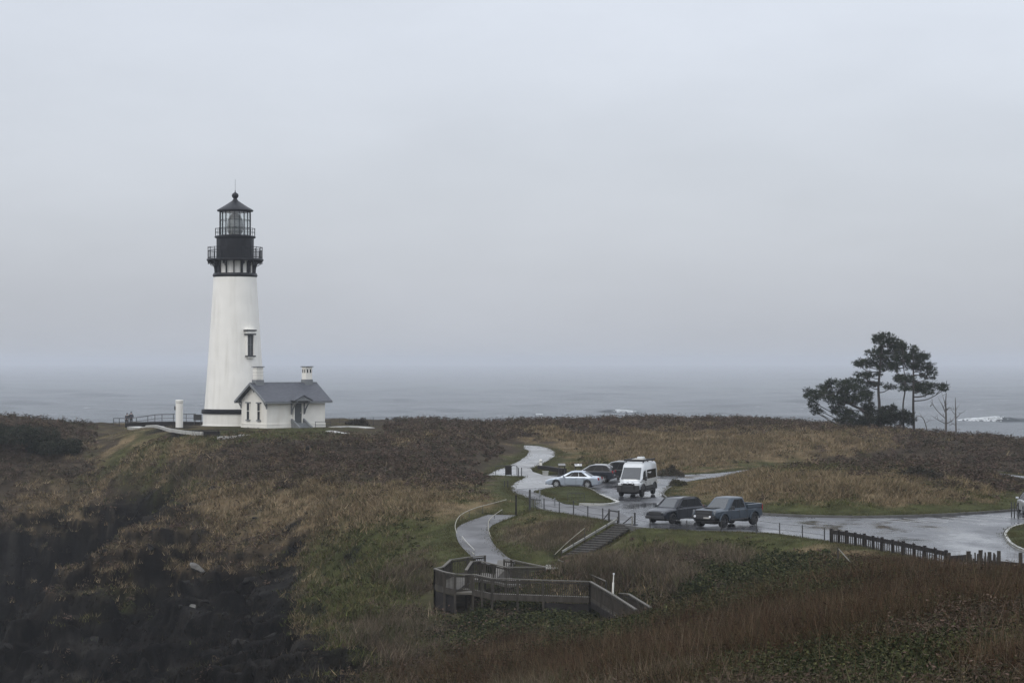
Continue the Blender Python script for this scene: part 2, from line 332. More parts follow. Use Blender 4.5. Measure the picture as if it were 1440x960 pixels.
# ------------------------------------------------------------------ mesh builder
class MB:
    def __init__(s): s.v = []; s.f = []
    def add(s, v, f):
        o = len(s.v); s.v += [tuple(p) for p in v]; s.f += [tuple(i + o for i in q) for q in f]; return s
    def box(s, c, d, rz=0, M4=None):
        x, y, z = d[0]/2, d[1]/2, d[2]/2
        v = [Vector((a*x, b*y, e*z)) for e in (-1,1) for a, b in ((-1,-1),(1,-1),(1,1),(-1,1))]
        if rz: v = [Matrix.Rotation(rz, 3, 'Z') @ p for p in v]
        if M4: v = [M4 @ p for p in v]
        v = [p + Vector(c) for p in v]
        return s.add(v, [(3,2,1,0),(4,5,6,7),(0,1,5,4),(1,2,6,5),(2,3,7,6),(3,0,4,7)])
    def beam(s, a, b, w, h, up=(0,0,1)):
        a, b = Vector(a), Vector(b); d = (b-a)
        if d.length < 1e-6: return s
        d.normalize(); u = Vector(up)
        if abs(d.dot(u)) > 0.98: u = Vector((0,1,0))
        sd = d.cross(u).normalized(); u = sd.cross(d).normalized()
        v = [p + sd*(i*w/2) + u*(j*h/2) for p in (a,b) for i, j in ((-1,-1),(1,-1),(1,1),(-1,1))]
        return s.add(v, [(0,1,2,3),(7,6,5,4),(0,4,5,1),(1,5,6,2),(2,6,7,3),(3,7,4,0)])
    def tube(s, pts, rad, n=6, cap=True):
        pts = [Vector(p) for p in pts]; m = len(pts)
        if not hasattr(rad, '__len__'): rad = [rad]*m
        v = []; u = None
        for i, p in enumerate(pts):
            d = (pts[min(i+1,m-1)] - pts[max(i-1,0)])
            d = d.normalized() if d.length > 1e-9 else Vector((0,0,1))
            if u is None: u = d.orthogonal().normalized()
            u = (u - d*u.dot(d)); u = u.normalized() if u.length > 1e-6 else d.orthogonal().normalized()
            q = d.cross(u)
            for k in range(n):
                a = 2*math.pi*k/n; v.append(p + (u*math.cos(a) + q*math.sin(a))*rad[i])
        f = []
        for i in range(m-1):
            for k in range(n):
                k2 = (k+1)%n; f.append((i*n+k, i*n+k2, (i+1)*n+k2, (i+1)*n+k))
        if cap: f += [tuple(range(n-1,-1,-1)), tuple((m-1)*n+k for k in range(n))]
        return s.add(v, f)
    def lathe(s, prof, n=32, c=(0,0,0), cap=True):
        v = []; f = []; m = len(prof)
        for r, z in prof:
            for k in range(n):
                a = 2*math.pi*k/n; v.append((c[0]+r*math.cos(a), c[1]+r*math.sin(a), c[2]+z))
        for i in range(m-1):
            for k in range(n):
                k2 = (k+1)%n; f.append((i*n+k, i*n+k2, (i+1)*n+k2, (i+1)*n+k))
        if cap: f += [tuple(range(n-1,-1,-1)), tuple((m-1)*n+k for k in range(n))]
        return s.add(v, f)
    def loft(s, rings, cap=True):
        n = len(rings[0]); v = [p for r in rings for p in r]; f = []
        for i in range(len(rings)-1):
            for k in range(n):
                k2 = (k+1)%n; f.append((i*n+k, i*n+k2, (i+1)*n+k2, (i+1)*n+k))
        if cap: f += [tuple(range(n-1,-1,-1)), tuple((len(rings)-1)*n+k for k in range(n))]
        return s.add(v, f)
    def plate(s, quad, t):
        """a panel of four corners with thickness t along its normal"""
        q = [Vector(p) for p in quad]; nrm = (q[1]-q[0]).cross(q[3]-q[0]).normalized()*t
        v = q + [p+nrm for p in q]
        return s.add(v, [(3,2,1,0),(4,5,6,7),(0,1,5,4),(1,2,6,5),(2,3,7,6),(3,0,4,7)])
    def prism(s, poly, z0, z1):
        n = len(poly); v = [(x,y,z0) for x,y in poly]+[(x,y,z1) for x,y in poly]
        f = [tuple(range(n-1,-1,-1)), tuple(range(n,2*n))]+[(k,(k+1)%n,(k+1)%n+n,k+n) for k in range(n)]
        return s.add(v, f)
    def build(s, name, m, parent=None, smooth=False, bevel=0, fix=True):
        me = bpy.data.meshes.new(name); me.from_pydata(s.v, [], s.f)
        if fix:
            bm = bmesh.new(); bm.from_mesh(me); bmesh.ops.recalc_face_normals(bm, faces=bm.faces)
            if bevel: bmesh.ops.bevel(bm, geom=[e for e in bm.edges if len(e.link_faces)==2 and e.calc_face_angle(0) > 0.6], offset=bevel, segments=2, affect='EDGES', profile=0.6, clamp_overlap=True)
            bm.to_mesh(me); bm.free()
        me.materials.append(M[m] if isinstance(m, str) else m)
        if smooth:
            me.polygons.foreach_set('use_smooth', [True]*len(me.polygons))
            try: me.set_sharp_from_angle(angle=R(38))
            except Exception: pass
        o = bpy.data.objects.new(name, me); COL.objects.link(o)
        if parent: o.parent = parent
        return o
def thing(name, label, cat, loc=(0,0,0), rz=0, group=None):
    o = bpy.data.objects.new(name, None); COL.objects.link(o); o.empty_display_size = 0.2
    o.location = loc; o.rotation_euler = (0,0,rz); o['label'] = label; o['category'] = cat
    if group: o['group'] = group
    return o
def tag(o, label, cat, group=None):
    o['label'] = label; o['category'] = cat
    if group: o['group'] = group
    return o
def struct(o): o['kind'] = 'structure'; return o
def copy_tree(o, parent=None):
    c = o.copy(); COL.objects.link(c)
    if parent: c.parent = parent
    for ch in list(o.children): copy_tree(ch, c)
    return c
VEG = 1.0
# ------------------------------------------------------------------ what grows where
ZC = {  # wet late-autumn ground colours
 'tan': (0.150,0.112,0.066), 'green': (0.050,0.054,0.020), 'shrub': (0.046,0.036,0.026), 'rock': (0.008,0.0075,0.007),
 'salal': (0.020,0.023,0.011), 'rust': (0.032,0.017,0.010), 'pink': (0.085,0.066,0.046), 'lawn': (0.048,0.052,0.022)}
ZB = [ # kind, centre x, centre y, radius x, radius y (picture pixels at which the patch was seen), weight
 ('shrub',40,625,85,45,1.6),('shrub',-80,640,120,70,1.6),('shrub',470,640,130,24,1.2),('shrub',640,632,100,20,1.5),('shrub',590,665,90,18,1.0),('shrub',700,625,60,12,1.2),
 ('shrub',700,594,140,11,1.7),('shrub',900,592,170,12,1.9),('shrub',1080,596,110,10,1.3),('shrub',1350,640,110,22,1.9),('shrub',1200,646,60,10,1.3),('shrub',1450,660,90,22,1.7),
 ('tan',900,628,130,16,1.6),('tan',1050,618,150,14,1.3),('tan',820,612,90,10,.9),('tan',960,645,110,12,1.0),('tan',1140,630,80,12,.8),
 ('tan',1040,684,90,14,1.6),('tan',1200,690,90,14,1.3),('tan',1320,695,80,14,.9),('green',1150,655,130,9,1.0),('green',1180,712,150,10,1.2),('green',1380,703,70,14,.9),
 ('green',800,650,110,12,.9),('tan',590,620,70,7,.7),
 ('tan',560,705,80,24,1.2),('tan',460,712,60,22,1.1),('tan',640,715,50,14,.9),('tan',395,735,60,24,.9),('tan',430,790,26,40,.8),('tan',330,705,60,24,.8),('green',680,700,40,14,1.1),
 ('green',520,790,70,50,1.5),('green',600,760,50,40,1.2),('green',470,850,60,50,1.2),('green',560,870,70,40,1.0),('pink',590,810,30,40,.8),('pink',540,900,50,25,.7),('shrub',660,860,60,30,.9),('salal',760,880,140,26,1.3),
 ('tan',740,745,50,14,.7),('pink',790,755,70,18,1.2),('green',800,728,60,8,1.3),('green',720,770,40,14,1.0),('green',900,770,40,18,.9),('green',1000,755,120,12,1.2),
 ('pink',900,810,60,25,1.1),('tan',930,830,50,30,.6),('pink',1010,785,40,18,.6),('shrub',970,800,40,20,.7),('green',1090,775,80,16,1.0),('tan',1180,775,60,14,.7),
 ('salal',1080,820,110,34,1.6),('salal',980,855,90,20,1.3),('salal',1200,812,70,22,1.2),
 ('green',1000,905,60,16,1.3),('salal',860,900,70,12,1.3),('tan',1160,862,40,12,.9),('salal',1330,850,60,16,1.0),('rust',1300,830,130,45,1.6),('rust',1100,890,150,36,1.4),('rust',900,930,170,30,1.6),('rust',720,950,90,20,1.1),('salal',1250,930,160,36,1.3),('shrub',1330,900,80,40,.9),('green',1420,850,50,50,.8),('rust',1420,940,60,30,.9),('salal',1080,950,90,20,.8),
 ('green',200,660,70,30,.8),('tan',240,640,110,26,.7),('shrub',330,650,80,26,.8),('tan',90,715,80,26,.6),('green',400,612,80,8,1.4),('green',280,620,60,8,.8),('pink',300,660,60,14,.5),('shrub',150,690,60,40,.6),
 ('rock',40,840,120,90,2.0),('rock',200,830,120,80,1.5),('rock',330,880,100,90,1.9),('rock',230,720,60,30,1.0),('rock',400,930,40,50,1.6),('green',170,850,60,24,1.1),('rock',110,925,170,45,3.0),('rock',300,905,120,60,2.6),('rock',240,870,90,40,1.2),('rock',418,785,16,45,2.2),('rock',400,860,18,60,2.2),('rock',385,930,30,50,2.0),('tan',290,775,70,24,.7),('shrub',300,790,70,24,.9),('tan',210,815,50,16,.9),('shrub',150,845,60,18,.8),('shrub',350,760,50,30,.7),('tan',330,800,30,14,.4),('tan',430,870,22,40,.7),('rock',410,770,26,22,.9),('rock',480,950,40,16,.9),
 ('rock',280,606,48,6,2.2),('rock',400,605,6,3,.2),('rust',360,640,60,16,.4)]
KINDS = list(ZC)
def zones(x, y, z, ti):
    px = 720 + F * x / np.maximum(y, 5); py = HY + (H - z) * F / np.maximum(y, 5)
    qx = px + (fbm(x * .25, y * .25, 51, 3) - .5) * 70; qy = py + (fbm(x * .25, y * .25, 61, 3) - .5) * 26
    Wt = {k: np.full(x.shape, .03) for k in KINDS}
    Wt['green'] += .10; Wt['shrub'] += .08; Wt['tan'] += .05
    for k, cx_, cy_, rx, ry, wt in ZB:
        Wt[k] += wt * np.exp(-0.9 * (((qx - cx_) / rx) ** 2 + ((qy - cy_) / ry) ** 2))
    for i, k in enumerate(KINDS):
        Wt[k] = Wt[k] * np.exp(3.2 * (fbm(x * .5, y * .5, 70 + 7 * i, 4) - .5))
    ln = (1 - sstep(0.0, 2.2, ti['near'])) * (~ti['isl']) * 2.0 * (y > 120)
    Wt['lawn'] = Wt['lawn'] + ln; Wt['lawn'] = np.where((ti['dw'] < 0) | (ti['dr'] < 0), 9.0, Wt['lawn'])
    Wt['lawn'] = Wt['lawn'] + np.where((ti['di'] < 0), 1.2 * (1 - sstep(0.5, 4.5, -ti['di'])), 0)
    Wt['rock'] = Wt['rock'] + sstep(4, 12, ti['cliff']) * 8
    ds, _ = linedist(x, y, SPINE); sd_ = sidesign(x, y, SPINE)
    low = sstep(-1.5, -3.5, z)
    Wt['rock'] = Wt['rock'] + np.where(sd_ > 0, 3.0*np.exp(-(ds/16)**2), 0)*low
    for k_, a_ in (('tan', .7), ('shrub', 1.0)): Wt[k_] = Wt[k_] + np.where(sd_ <= 0, a_*np.exp(-((ds-3)/5)**2), 0)*low*sstep(-11, -6, z)
    Wv = np.stack([Wt[k] for k in KINDS], -1) ** 2.0
    return Wv / Wv.sum(-1, keepdims=True)
gz = np.gradient(ZZ, axis=1) / np.gradient(XX, axis=1); gy = np.gradient(ZZ, axis=0) / np.gradient(YY, axis=0)
steep = np.hypot(gz, gy)
ZW = zones(XX, YY, ZZ, TI)
ri = KINDS.index('rock')
rb = sstep(0.95, 1.7, steep) * (YY > 100) * (ZZ < -2.5)
ZW = ZW * (1 - rb[..., None] * .8); ZW[..., ri] += rb * .8
ZW = ZW / ZW.sum(-1, keepdims=True)
zc = np.array([ZC[k] for k in KINDS]); gcol = (ZW @ zc)*.82*(1 + ZW[..., ri:ri+1]*(0.9*sstep(.50,.66,fbm(XX*.4, YY*.3+ZZ*.5, 140, 5))[..., None]))
gcol = gcol*(1 + ZW[..., ri:ri+1]*(.75*sstep(.48,.64,fbm(XX*.9, YY*.7+ZZ*.5, 150, 4)) - .4)[..., None])
tint = (0.72 + 0.56 * fbm(XX * .9, YY * .9, 88, 4))[..., None]
ground_ob = mesh_obj('ground', np.stack([XX, YY, ZZ], -1).reshape(-1, 3), grid_faces(NR, NC), M['ground'], smooth=True)
set_col(ground_ob, (gcol * tint).reshape(-1, 3)); struct(ground_ob)

# ------------------------------------------------------------------ pavements
def pave_mat(name, color, r0, r1, cs):
    """wet paving: puddled film of water (low roughness) with rougher, drier streaks"""
    m = bpy.data.materials.new(name); m.use_nodes = True; t = m.node_tree; N = t.nodes; L = t.links; b = N['Principled BSDF']
    co = N.new('ShaderNodeTexCoord'); mp = N.new('ShaderNodeMapping'); b.inputs['Specular IOR Level'].default_value = .38; mp.inputs['Scale'].default_value = (.30, .16, 1); mp.inputs['Rotation'].default_value = (0,0,R(-14)); L.new(co.outputs['Object'], mp.inputs[0])
    n = N.new('ShaderNodeTexNoise'); n.inputs['Scale'].default_value = 1.0; n.inputs['Detail'].default_value = 7; n.inputs['Roughness'].default_value = .6; L.new(mp.outputs[0], n.inputs['Vector'])
    r = N.new('ShaderNodeMapRange'); r.inputs['From Min'].default_value = .38; r.inputs['From Max'].default_value = .62; r.inputs['To Min'].default_value = r0; r.inputs['To Max'].default_value = r1
    L.new(n.outputs[0], r.inputs['Value']); L.new(r.outputs[0], b.inputs['Roughness'])
    n2 = N.new('ShaderNodeTexNoise'); n2.inputs['Scale'].default_value = cs; n2.inputs['Detail'].default_value = 6; L.new(co.outputs['Object'], n2.inputs['Vector'])
    r2 = N.new('ShaderNodeMapRange'); r2.inputs['From Min'].default_value = .3; r2.inputs['From Max'].default_value = .7; r2.inputs['To Min'].default_value = .65; r2.inputs['To Max'].default_value = 1.35; L.new(n2.outputs[0], r2.inputs['Value'])
    mx = N.new('ShaderNodeVectorMath'); mx.operation = 'SCALE'; mx.inputs[0].default_value = color; L.new(r2.outputs[0], mx.inputs['Scale']); L.new(mx.outputs[0], b.inputs['Base Color'])
    n3 = N.new('ShaderNodeTexNoise'); n3.inputs['Scale'].default_value = 1.6; n3.inputs['Detail'].default_value = 5; L.new(co.outputs['Object'], n3.inputs['Vector'])
    bp = N.new('ShaderNodeBump'); bp.inputs['Strength'].default_value = .12; bp.inputs['Distance'].default_value = .03; L.new(n3.outputs[0], bp.inputs['Height']); L.new(bp.outputs[0], b.inputs['Normal'])
    return m
M['asphalt'] = pave_mat('wet_asphalt', (.035,.036,.040), .08, .42, .6)
M['wetconc'] = pave_mat('wet_concrete', (.17,.17,.167), .22, .50, .5)
M['darkconc'] = pave_mat('damp_concrete', (.075,.075,.077), .48, .75, .5)
def sheet(name, poly, zf, m, sub=0):
    bm = bmesh.new(); vs = [bm.verts.new((p[0], p[1], 0)) for p in poly]
    tris = tessellate_polygon([[Vector((p[0], p[1], 0)) for p in poly]])
    for t in tris:
        try: bm.faces.new([vs[i] for i in t])
        except ValueError: pass
    for _ in range(sub):
        bmesh.ops.subdivide_edges(bm, edges=[e for e in bm.edges if e.calc_length() > 2.0], cuts=1, use_grid_fill=True)
    bmesh.ops.triangulate(bm, faces=bm.faces)
    for v in bm.verts: v.co.z = float(zf(v.co.y))
    bmesh.ops.recalc_face_normals(bm, faces=bm.faces)
    if sum(f.normal.z for f in bm.faces) < 0: bmesh.ops.reverse_faces(bm, faces=bm.faces)
    me = bpy.data.meshes.new(name); bm.to_mesh(me); bm.free(); me.materials.append(m)
    o = bpy.data.objects.new(name, me); COL.objects.link(o); return struct(o)
sheet('car_park', LOT, lambda y: 0.0, M['asphalt'])
sheet('upper_path', PATH, lambda y: zpath(y) + .012, M['wetconc'], 4)
def ribbon(name, pts, hw, m, dz=0.0, rough_edge=0):
    v = []; n = len(pts)
    for i, p in enumerate(pts):
        d = (pts[min(i+1,n-1)] - pts[max(i-1,0)]); d.z = 0; d.normalize(); q = Vector((-d.y, d.x, 0))
        for s in (-1, -.33, .33, 1): v.append(p + q*hw*s + Vector((0,0,dz)))
    o = mesh_obj(name, np.array([list(p) for p in v]), grid_faces(n, 4)[:, ::-1], m); return struct(o)
ribbon('lower_path', LOWPATH, 1.16, M['darkconc'], .03)
apron = gpoly([(753,710),(765,717),(786,721),(807,724.5),(826,727.5),(847,731),(880,738),(893,736),(885,728),(868,717),(872,711),(850,711.5),(815,711),(795,709),(775,701),(752,692.5),(726,687.5),(718,688.5),(736,697.5),(749,702)])
sheet('walkway', apron, lambda y: 0.008, M['darkconc'])
def kerb(poly, name='kerb', closed=True, w=.16, h=.15, m='concrete', depth=0.0):
    b = MB(); P = [Vector((p[0], p[1], h/2)) for p in poly]
    P = smooth_line(P + ([P[0]] if closed else []), 4)
    n = len(P); ring = []
    for i, p in enumerate(P):
        d = P[min(i+1,n-1)] - P[max(i-1,0)]; d.normalize(); q = Vector((-d.y, d.x, 0))*w/2
        ring.append([p-q+Vector((0,0,-h-depth)), p+q+Vector((0,0,-h-depth)), p+q+Vector((0,0,h/2)), p-q+Vector((0,0,h/2))])
    b.loft(ring); return struct(b.build(name, m))
M['kerbdark'] = mat('old_kerb', (.085,.083,.078), .6, var=.3, scale=1.5)
kerb(LOT[4:18], closed=False, w=.14, h=.05, m='kerbdark', depth=.6); kerb(ISLE, m='kerbdark'); kerb(RISLE); kerb(WEDGE[:6], closed=False, m='kerbdark'); kerb(WEDGE[4:9], closed=False, w=.3, h=.17)
# faded parking-bay stripes at the far side of the loop
pm = mat('faded_paint', (.5,.5,.48), .5, var=.3, scale=2)
stripes = MB()
for px in range(1215, 1400, 27):
    a = Vector((*G0(px, 728.5 if px < 1300 else 728 - (px-1300)*.06), .006)); d = Vector((.55, -.83, 0))
    stripes.plate([a, a+Vector((.12,0,0)), a+Vector((.12,0,0))+d*4.4, a+d*4.4], .0005)
struct(stripes.build('bay_markings', pm))

# ------------------------------------------------------------------ the sea
sy = np.concatenate([np.geomspace(110, 560, 160), np.geomspace(563, 2600, 420), np.geomspace(2640, 16000, 140)])
sx = np.linspace(-1, 1, 520)
SY = np.repeat(sy[:, None], len(sx), 1); SX = sx[None, :] * (60 + .34 * SY)
SZ = np.zeros_like(SX)
wr = np.random.default_rng(5)
for lam, amp in [(120,.55),(95,.5),(70,.42),(52,.36),(40,.28),(30,.22),(23,.17),(17,.12),(13,.10),(10,.07)]:
    for k in range(3):
        th_ = math.pi/2 + wr.normal(0, .38); kk = 2*math.pi/(lam*wr.uniform(.85,1.15)); ph = wr.uniform(0, 6.28)
        arg = kk*(math.cos(th_)*SX + math.sin(th_)*SY) + ph + 1.6*fbm(SX*.006, SY*.006, 200+k, 2)
        fade = 1/(1+(SY/(lam*55))**3)
        SZ += amp*1.5*(1-np.abs(np.sin(arg/2)))*fade*(.4+1.2*vn(SX*.008, SY*.008, 230+k))
SZ -= SZ.mean(1, keepdims=True)
shel = sstep(235, 330, SY); SZ = SZ*(.25+.75*shel)
sm = bpy.data.materials.new('sea_water'); sm.use_nodes = True; t = sm.node_tree; N = t.nodes; L = t.links; b = N['Principled BSDF']
b.inputs['Roughness'].default_value = .24; b.inputs['IOR'].default_value = 1.33; b.inputs['Specular IOR Level'].default_value = .36
co = N.new('ShaderNodeTexCoord')
def tnoise(scale, st, det=6, rgh=.6):
    mp = N.new('ShaderNodeMapping'); mp.inputs['Scale'].default_value = st; L.new(co.outputs['Object'], mp.inputs[0])
    n = N.new('ShaderNodeTexNoise'); n.inputs['Scale'].default_value = scale; n.inputs['Detail'].default_value = det; n.inputs['Roughness'].default_value = rgh
    L.new(mp.outputs[0], n.inputs['Vector']); return n
n1 = tnoise(.035, (1,1.7,1), 5, .55); cr = N.new('ShaderNodeMix'); cr.data_type = 'RGBA'; cr.inputs[6].default_value = (.010,.017,.019,1); cr.inputs[7].default_value = (.048,.062,.066,1)
mr_ = N.new('ShaderNodeMapRange'); mr_.inputs['From Min'].default_value = .35; mr_.inputs['From Max'].default_value = .68; L.new(n1.outputs[0], mr_.inputs['Value']); L.new(mr_.outputs[0], cr.inputs[0])
n2 = tnoise(.07, (1,2.2,1), 8, .72)
fo = N.new('ShaderNodeMapRange'); fo.inputs['From Min'].default_value = .615; fo.inputs['From Max'].default_value = .74; L.new(n2.outputs[0], fo.inputs['Value'])
cf = N.new('ShaderNodeMix'); cf.data_type = 'RGBA'; L.new(fo.outputs[0], cf.inputs[0]); L.new(cr.outputs[2], cf.inputs[6]); cf.inputs[7].default_value = (.55,.57,.58,1)
L.new(cf.outputs[2], b.inputs['Base Color'])
nb = tnoise(.32, (1,1.6,1), 6, .6); bp = N.new('ShaderNodeBump'); bp.inputs['Strength'].default_value = 1.0; bp.inputs['Distance'].default_value = 1.6; L.new(nb.outputs[0], bp.inputs['Height']); L.new(bp.outputs[0], b.inputs['Normal'])
sea = mesh_obj('sea', np.stack([SX, SY, SZ + SEA], -1).reshape(-1, 3), grid_faces(len(sy), len(sx)), sm, smooth=True); struct(sea)
# two swells breaking beyond the headland, and one small one
foam = mat('sea_foam', (.42,.44,.45), .8, var=.3, scale=.5, bump=.6)
def breaker(px, py, length, h, foam_span, seed):
    rg = np.random.default_rng(seed); Y = (H - SEA) * F / (py - HY); X = (px - 720) / F * Y
    n, m = 90, 22; u = np.linspace(-1, 1, n); v = np.linspace(-1, 1, m)
    U, V = np.meshgrid(u, v, indexing='ij')
    env = np.exp(-2.2*U**2)*(.85+.3*vn(U*4, U*0, seed)); prof = np.where(V < 0, np.exp(-7*V**2), np.exp(-2.2*V**2))
    z = h*env*prof*(1+.08*(vn(U*20, V*6, seed+2)-.5)) - .35
    xx = X + U*length*.62; yy = Y + V*h*2.6 - env*h*.7*prof + 2.5*U*U
    w_ = mesh_obj('breaking_wave', np.stack([xx, yy, z+SEA], -1).reshape(-1, 3), grid_faces(n, m)[:, ::-1], sm, smooth=True); struct(w_)
    # the white water: a ragged lump of froth along the crest, falling down the front
    a0, a1 = foam_span; U2, V2 = np.meshgrid(np.linspace(a0, a1, 110), np.linspace(-.42, .10, 26), indexing='ij')
    e2 = np.exp(-2.2*U2**2)*(.85+.3*vn(U2*4, U2*0, seed)); p2 = np.where(V2 < 0, np.exp(-7*V2**2), np.exp(-2.2*V2**2)); s = (U2-a0)/(a1-a0)
    rag = fbm(U2*34, V2*14, seed+9, 4); keep = rag*1.9 - 1.0 - .9*np.abs(2*s-1)**3 + .55*sstep(-.42, -.03, V2)*np.sin(np.pi*np.clip(s,0,1))**.4
    z2 = h*e2*p2 - .35 + np.where(keep > 0, .05+.18*keep*h*.35, -.25)
    f_ = mesh_obj('wave_foam', np.stack([X+U2*length*.62, Y+V2*h*2.6-e2*h*.7*p2+2.5*U2*U2-.1, z2+SEA], -1).reshape(-1, 3), grid_faces(110, 26)[:, ::-1], foam, smooth=True); struct(f_)
breaker(868, 580.5, 36, 2.6, (-.2, .65), 3)
breaker(1405, 594, 60, 3.8, (-.72, .12), 8)
breaker(600, 587, 12, 1.1, (-.3, .5), 13)
breaker(757, 583, 12, 1.1, (-.3, .5), 17)

# ------------------------------------------------------------------ haze: even sea mist, top just over the tower
hz = MB().box((0, 8800, (32.0 - 24.5)/2), (30000, 18000, 32.0 + 24.5)).build('haze', bpy.data.materials.new('sea_mist'))
hm = hz.data.materials[0]; hm.use_nodes = True; hm.node_tree.nodes.remove(hm.node_tree.nodes['Principled BSDF'])
pv = hm.node_tree.nodes.new('ShaderNodeVolumePrincipled'); pv.inputs['Color'].default_value = (.74,.77,.82,1); pv.inputs['Density'].default_value = .00021
pv.inputs['Anisotropy'].default_value = .2
hm.node_tree.links.new(pv.outputs[0], hm.node_tree.nodes['Material Output'].inputs['Volume']); hz['kind'] = 'stuff'; hz.display_type = 'WIRE'

# ------------------------------------------------------------------ ground cover
PXV = 720 + F*XX/np.maximum(YY, 5); PYV = HY + (H-ZZ)*F/np.maximum(YY, 5)
ok = (~TI['paved']) & (PXV > -260) & (PXV < 1750) & (YY > 26) & (PYV < 1130) & (ZZ > -21) & (TI['cliff'] < 9) & (TI['dst'] > 1.0) & ((TI['dbd'] > 1.6) | ((TI['dbd'] > .5) & (YY < 125.5)))
pad = np.hypot(XX+30.5, YY-253) < 9.5
hdamp = np.clip(TI['near']/6, .34, 1)*(1-.72*sstep(110,150,PXV)*(1-sstep(520,580,PXV))*sstep(232,242,YY))
def pick(kind, n, power=1.0, extra=None):
    p = np.where(ok, ZW[..., KINDS.index(kind)]**power, 0.0)
    # chance follows the size in the picture, so that near and far ground look equally covered
    p = p*np.gradient(YY, axis=0)*(XX[:, 1:2]-XX[:, 0:1])/np.maximum(YY, 30)**2.2*(1+steep)
    p = p*(.30+sstep(.36,.62,fbm(XX*.45,YY*.45,300+len(kind)*7+n%13,4)))
    if extra is not None: p = p*extra
    p = p.ravel()/p.sum(); i = rng.choice(len(p), n, p=p)
    r, c = np.unravel_index(i, XX.shape)
    du, dv = rng.uniform(-.5,.5,n), rng.uniform(-.5,.5,n)
    r2 = np.clip(r+np.sign(du).astype(int),0,NR-1); c2 = np.clip(c+np.sign(dv).astype(int),0,NC-1); du, dv = np.abs(du), np.abs(dv)
    X = XX[r,c]+(XX[r,c2]-XX[r,c])*dv; Y = YY[r,c]+(YY[r2,c]-YY[r,c])*du; Z = ZZ[r,c]+(ZZ[r,c2]-ZZ[r,c])*dv+(ZZ[r2,c]-ZZ[r,c])*du
    return np.stack([X,Y,Z],-1), hdamp[r,c]*np.where(pad[r,c], .2, 1), Y
def unit(n):
    a = rng.uniform(0, 2*np.pi, n); return np.cos(a), np.sin(a)
def grass(name, kind, n, blades, h, wd, spread, lean, cols, power=1.0, extra=None, hv=(.5,1.3)):
    P, d, Y = pick(kind, n, power, extra)
    P = np.repeat(P, blades, 0); d = np.repeat(d, blades); Y = np.repeat(Y, blades); N_ = len(P)
    hh = h*rng.uniform(*hv, N_)*d*np.repeat(rng.uniform(.7,1.3,n), blades)
    ww = wd*rng.uniform(.6,1.4,N_)*np.clip(Y/130, .55, 1.5)*np.clip(d,.5,1)
    c, s = unit(N_); P[:,0] += rng.normal(0,spread,N_); P[:,1] += rng.normal(0,spread,N_); P[:,2] -= .04
    lx, ly = rng.normal(.12,lean,N_)*hh, rng.normal(-.05,lean,N_)*hh
    v = np.empty((N_,3,3)); v[:,0] = P-np.stack([c*ww,s*ww,0*c],-1); v[:,1] = P+np.stack([c*ww,s*ww,0*c],-1); v[:,2] = P+np.stack([lx,ly,hh],-1)
    o = mesh_obj(name, v.reshape(-1,3), np.arange(N_*3).reshape(-1,3), M['plant'])
    cs = np.array(cols)[rng.integers(0,len(cols),n)]*rng.uniform(.65,1.35,(n,1)); cs = np.repeat(cs,blades,0)*rng.uniform(.7,1.3,(N_,1))
    set_col(o, np.repeat(cs,3,0)); o['kind'] = 'stuff'; return o
def leafy(name, kind, n, leaves, rad, h, size, cols, power=1.0, extra=None, flat=.4, narrow=1.0):
    P, d, Y = pick(kind, n, power, hdamp > .45)
    sc = np.repeat(rng.uniform(.6,1.4,n)*np.clip(d,.25,1), leaves); P = np.repeat(P,leaves,0); Y = np.repeat(Y,leaves); N_ = len(P)
    g = rng.normal(0,1,(N_,3)); g /= np.linalg.norm(g,axis=1,keepdims=True); g[:,2] = np.abs(g[:,2]); g *= (rng.uniform(.15,1,(N_,1))**.5)
    C = P+g*np.stack([rad*sc,rad*sc,h*sc],-1)
    a = rng.normal(0,1,(N_,3)); a[:,2] *= flat; a /= np.linalg.norm(a,axis=1,keepdims=True)
    b_ = rng.normal(0,1,(N_,3)); b_ = np.cross(a,b_); b_ /= np.linalg.norm(b_,axis=1,keepdims=True)
    s_ = (size*rng.uniform(.6,1.4,N_)*np.clip(Y/130,.5,1.25))[:,None]
    v = np.empty((N_,4,3)); v[:,0]=C-a*s_; v[:,1]=C+b_*s_*.55*narrow; v[:,2]=C+a*s_; v[:,3]=C-b_*s_*.55*narrow
    o = mesh_obj(name, v.reshape(-1,3), np.arange(N_*4).reshape(-1,4), M['plant'])
    cs = np.array(cols)[rng.integers(0,len(cols),n)]*rng.uniform(.6,1.4,(n,1)); cs = np.repeat(cs,leaves,0)*rng.uniform(.65,1.35,(N_,1))
    set_col(o, np.repeat(cs,4,0)); o['kind'] = 'stuff'; return o
